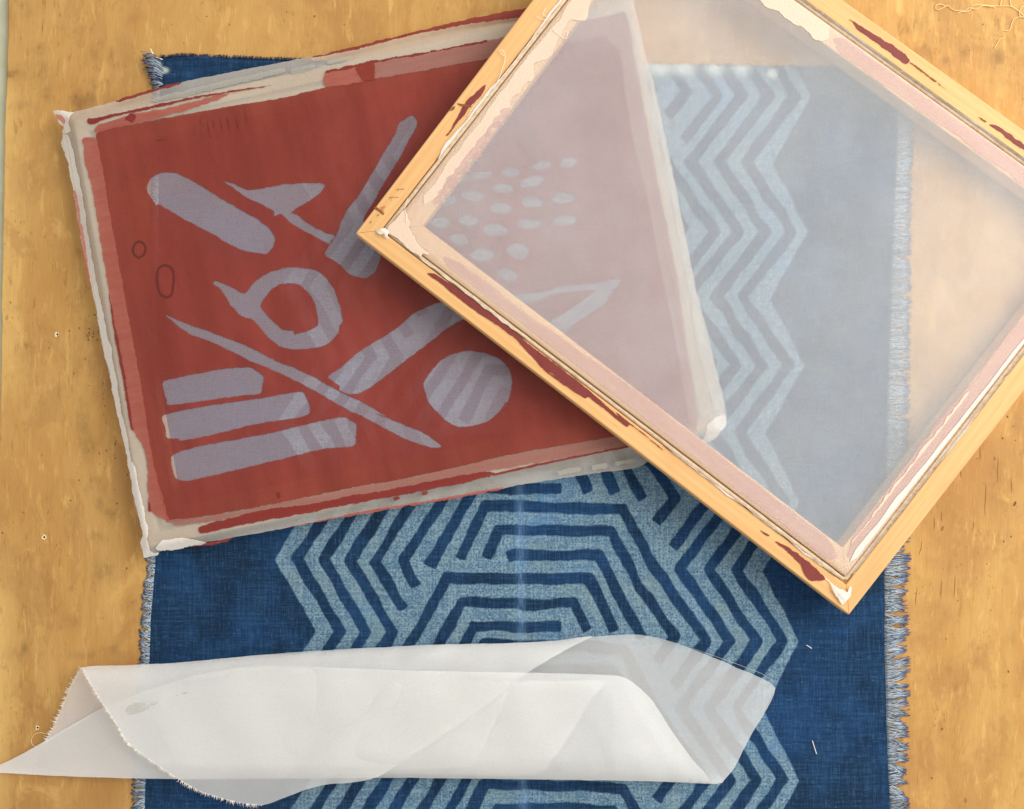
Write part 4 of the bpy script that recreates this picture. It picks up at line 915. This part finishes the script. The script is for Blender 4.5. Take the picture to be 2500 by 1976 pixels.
    def fray(line, zf, nrm, n, lo, hi):
        q = resample(line, 1.0, False); L = len(q)
        for k in range(n):
            i = r.integers(1, L - 1); tx, ty = q[i + 1] - q[i - 1] if i + 1 < L else q[i] - q[i - 1]; m = math.hypot(tx, ty) + 1e-9
            nx, ny = nrm * -ty / m, nrm * tx / m; l = r.uniform(lo, hi); a = r.normal(0, .5)
            x, y = q[i]; z = zf(x, y)
            p0 = P(x - nx * 2, y - ny * 2, z); p1 = P(x + nx * l * .5 + a, y + ny * l * .5, z + .0005); p2 = P(x + nx * l + a * 4, y + ny * l + a * 3, max(z - .0005, .002))
            paths.append(([Vector(p) - loc for p in (p0, p1, p2)], [.00026, .00024, .00016]))
    fray([(201, 1630), (227, 1681), (256, 1727), (285, 1770), (308, 1811), (356, 1850), (434, 1902), (486, 1932), (551, 1953), (600, 1963), (640, 1966)], z_wrap, 1, 330, 2, 9)
    fray([(201, 1630), (172, 1678), (146, 1740), (130, 1775), (112, 1808)], lambda x, y: 0.0085, 1, 110, 2, 9)
    paths.append(([Vector(P(x, y, z)) - loc for x, y, z in ((1690, 1583, .014), (1790, 1618, .016), (1860, 1645, .015), (1886, 1662, .013))], .00014))
    o = tubes('frayed_threads', paths, WHITE, root, 3); o['kind'] = 'stuff'
    # pale water mark and specks
    st = m_film('grey_mark', lin(214, 212, 198), lin(204, 204, 190), .38)
    zm = lambda p: Z(0, 1500, 3.087, p)
    def mark(pts, k, m=st):
        film('water_mark', [resample(pts, 2, True, .2, .4, k)], m, lambda x, y: Vector(P(x, y, max(z_wrap(x, y), z_flap(x, y)) + .0007)) - loc, root, (), 5)
    mark(zm([(948, 715), (970, 690), (1030, 668), (1080, 665), (1120, 675), (1195, 662), (1190, 675), (1140, 690), (1110, 720), (1050, 745), (985, 755), (950, 740)]), 1)
    mark(zm([(1330, 605), (1370, 595), (1408, 585), (1405, 600), (1360, 605), (1335, 618)]), 2)
    return root
roll = build_roll()

# ------------------------------------------------------------------ loose threads and lint
def thread(name, lines, r, z, mat, label, cat, group=None):
    paths = []
    for k, l in enumerate(lines):
        q = resample(l, 3, False); n = len(q); rr = np.random.default_rng(k)
        zz = z + 0.0004 * np.abs(np.sin(np.linspace(0, 5, n) + k))
        paths.append(([P(x, y, c) for (x, y), c in zip(q, zz)], r))
    o = tubes(name, paths, mat, None, 5); tag(o, label, cat, group); return o
zt = lambda p: Z(2200, 0, 7.117, p)
thread('thread_tangle', [zt([(970, 240), (1040, 212), (1140, 205), (1200, 170), (1260, 95), (1420, 92), (1640, 108), (1900, 112), (2040, 190), (2160, 300)]),
                         zt([(1640, 130), (1430, 100), (1300, 165), (1190, 140), (1090, 195), (940, 185), (870, 150), (830, 105), (790, 105), (700, 155), (630, 175), (597, 150), (610, 95), (680, 75), (760, 105)]),
                         zt([(1745, -60), (1735, 40), (1720, 100)]), zt([(1895, -60), (1900, 60), (1920, 120)]), zt([(2130, 110), (2080, 140), (2050, 240), (2080, 290), (2160, 310)]),
                         zt([(2120, 295), (2020, 305), (1950, 345), (1920, 420), (1900, 500), (1870, 535), (1790, 540)]), zt([(1790, 630), (1785, 660), (1710, 690), (1650, 790), (1618, 835)])], 0.00032, 0.0006, CREAM_TH,
       'tangle of cream thread on the board in the top right corner', 'thread')
thread('loose_thread', [Z(0, 1500, 3.087, [(355, 905), (310, 892), (260, 905), (235, 945), (245, 985), (290, 1005)])], 0.00028, 0.0006, CREAM_TH, 'thin curled cream thread beside the left end of the mesh roll', 'thread')
thread('lint', [Z(1900, 1400, 2.965, [(202, 519), (222, 530), (242, 544)])], 0.0004, 0.0026, WHITE, 'short white lint on the dark cloth just below the pine frame corner', 'lint')
thread('lint', [Z(1900, 1400, 2.965, [(247, 1212), (262, 1260), (277, 1308)])], 0.0004, 0.0026, WHITE, 'longer white lint on the dark cloth right of the mesh roll', 'lint')
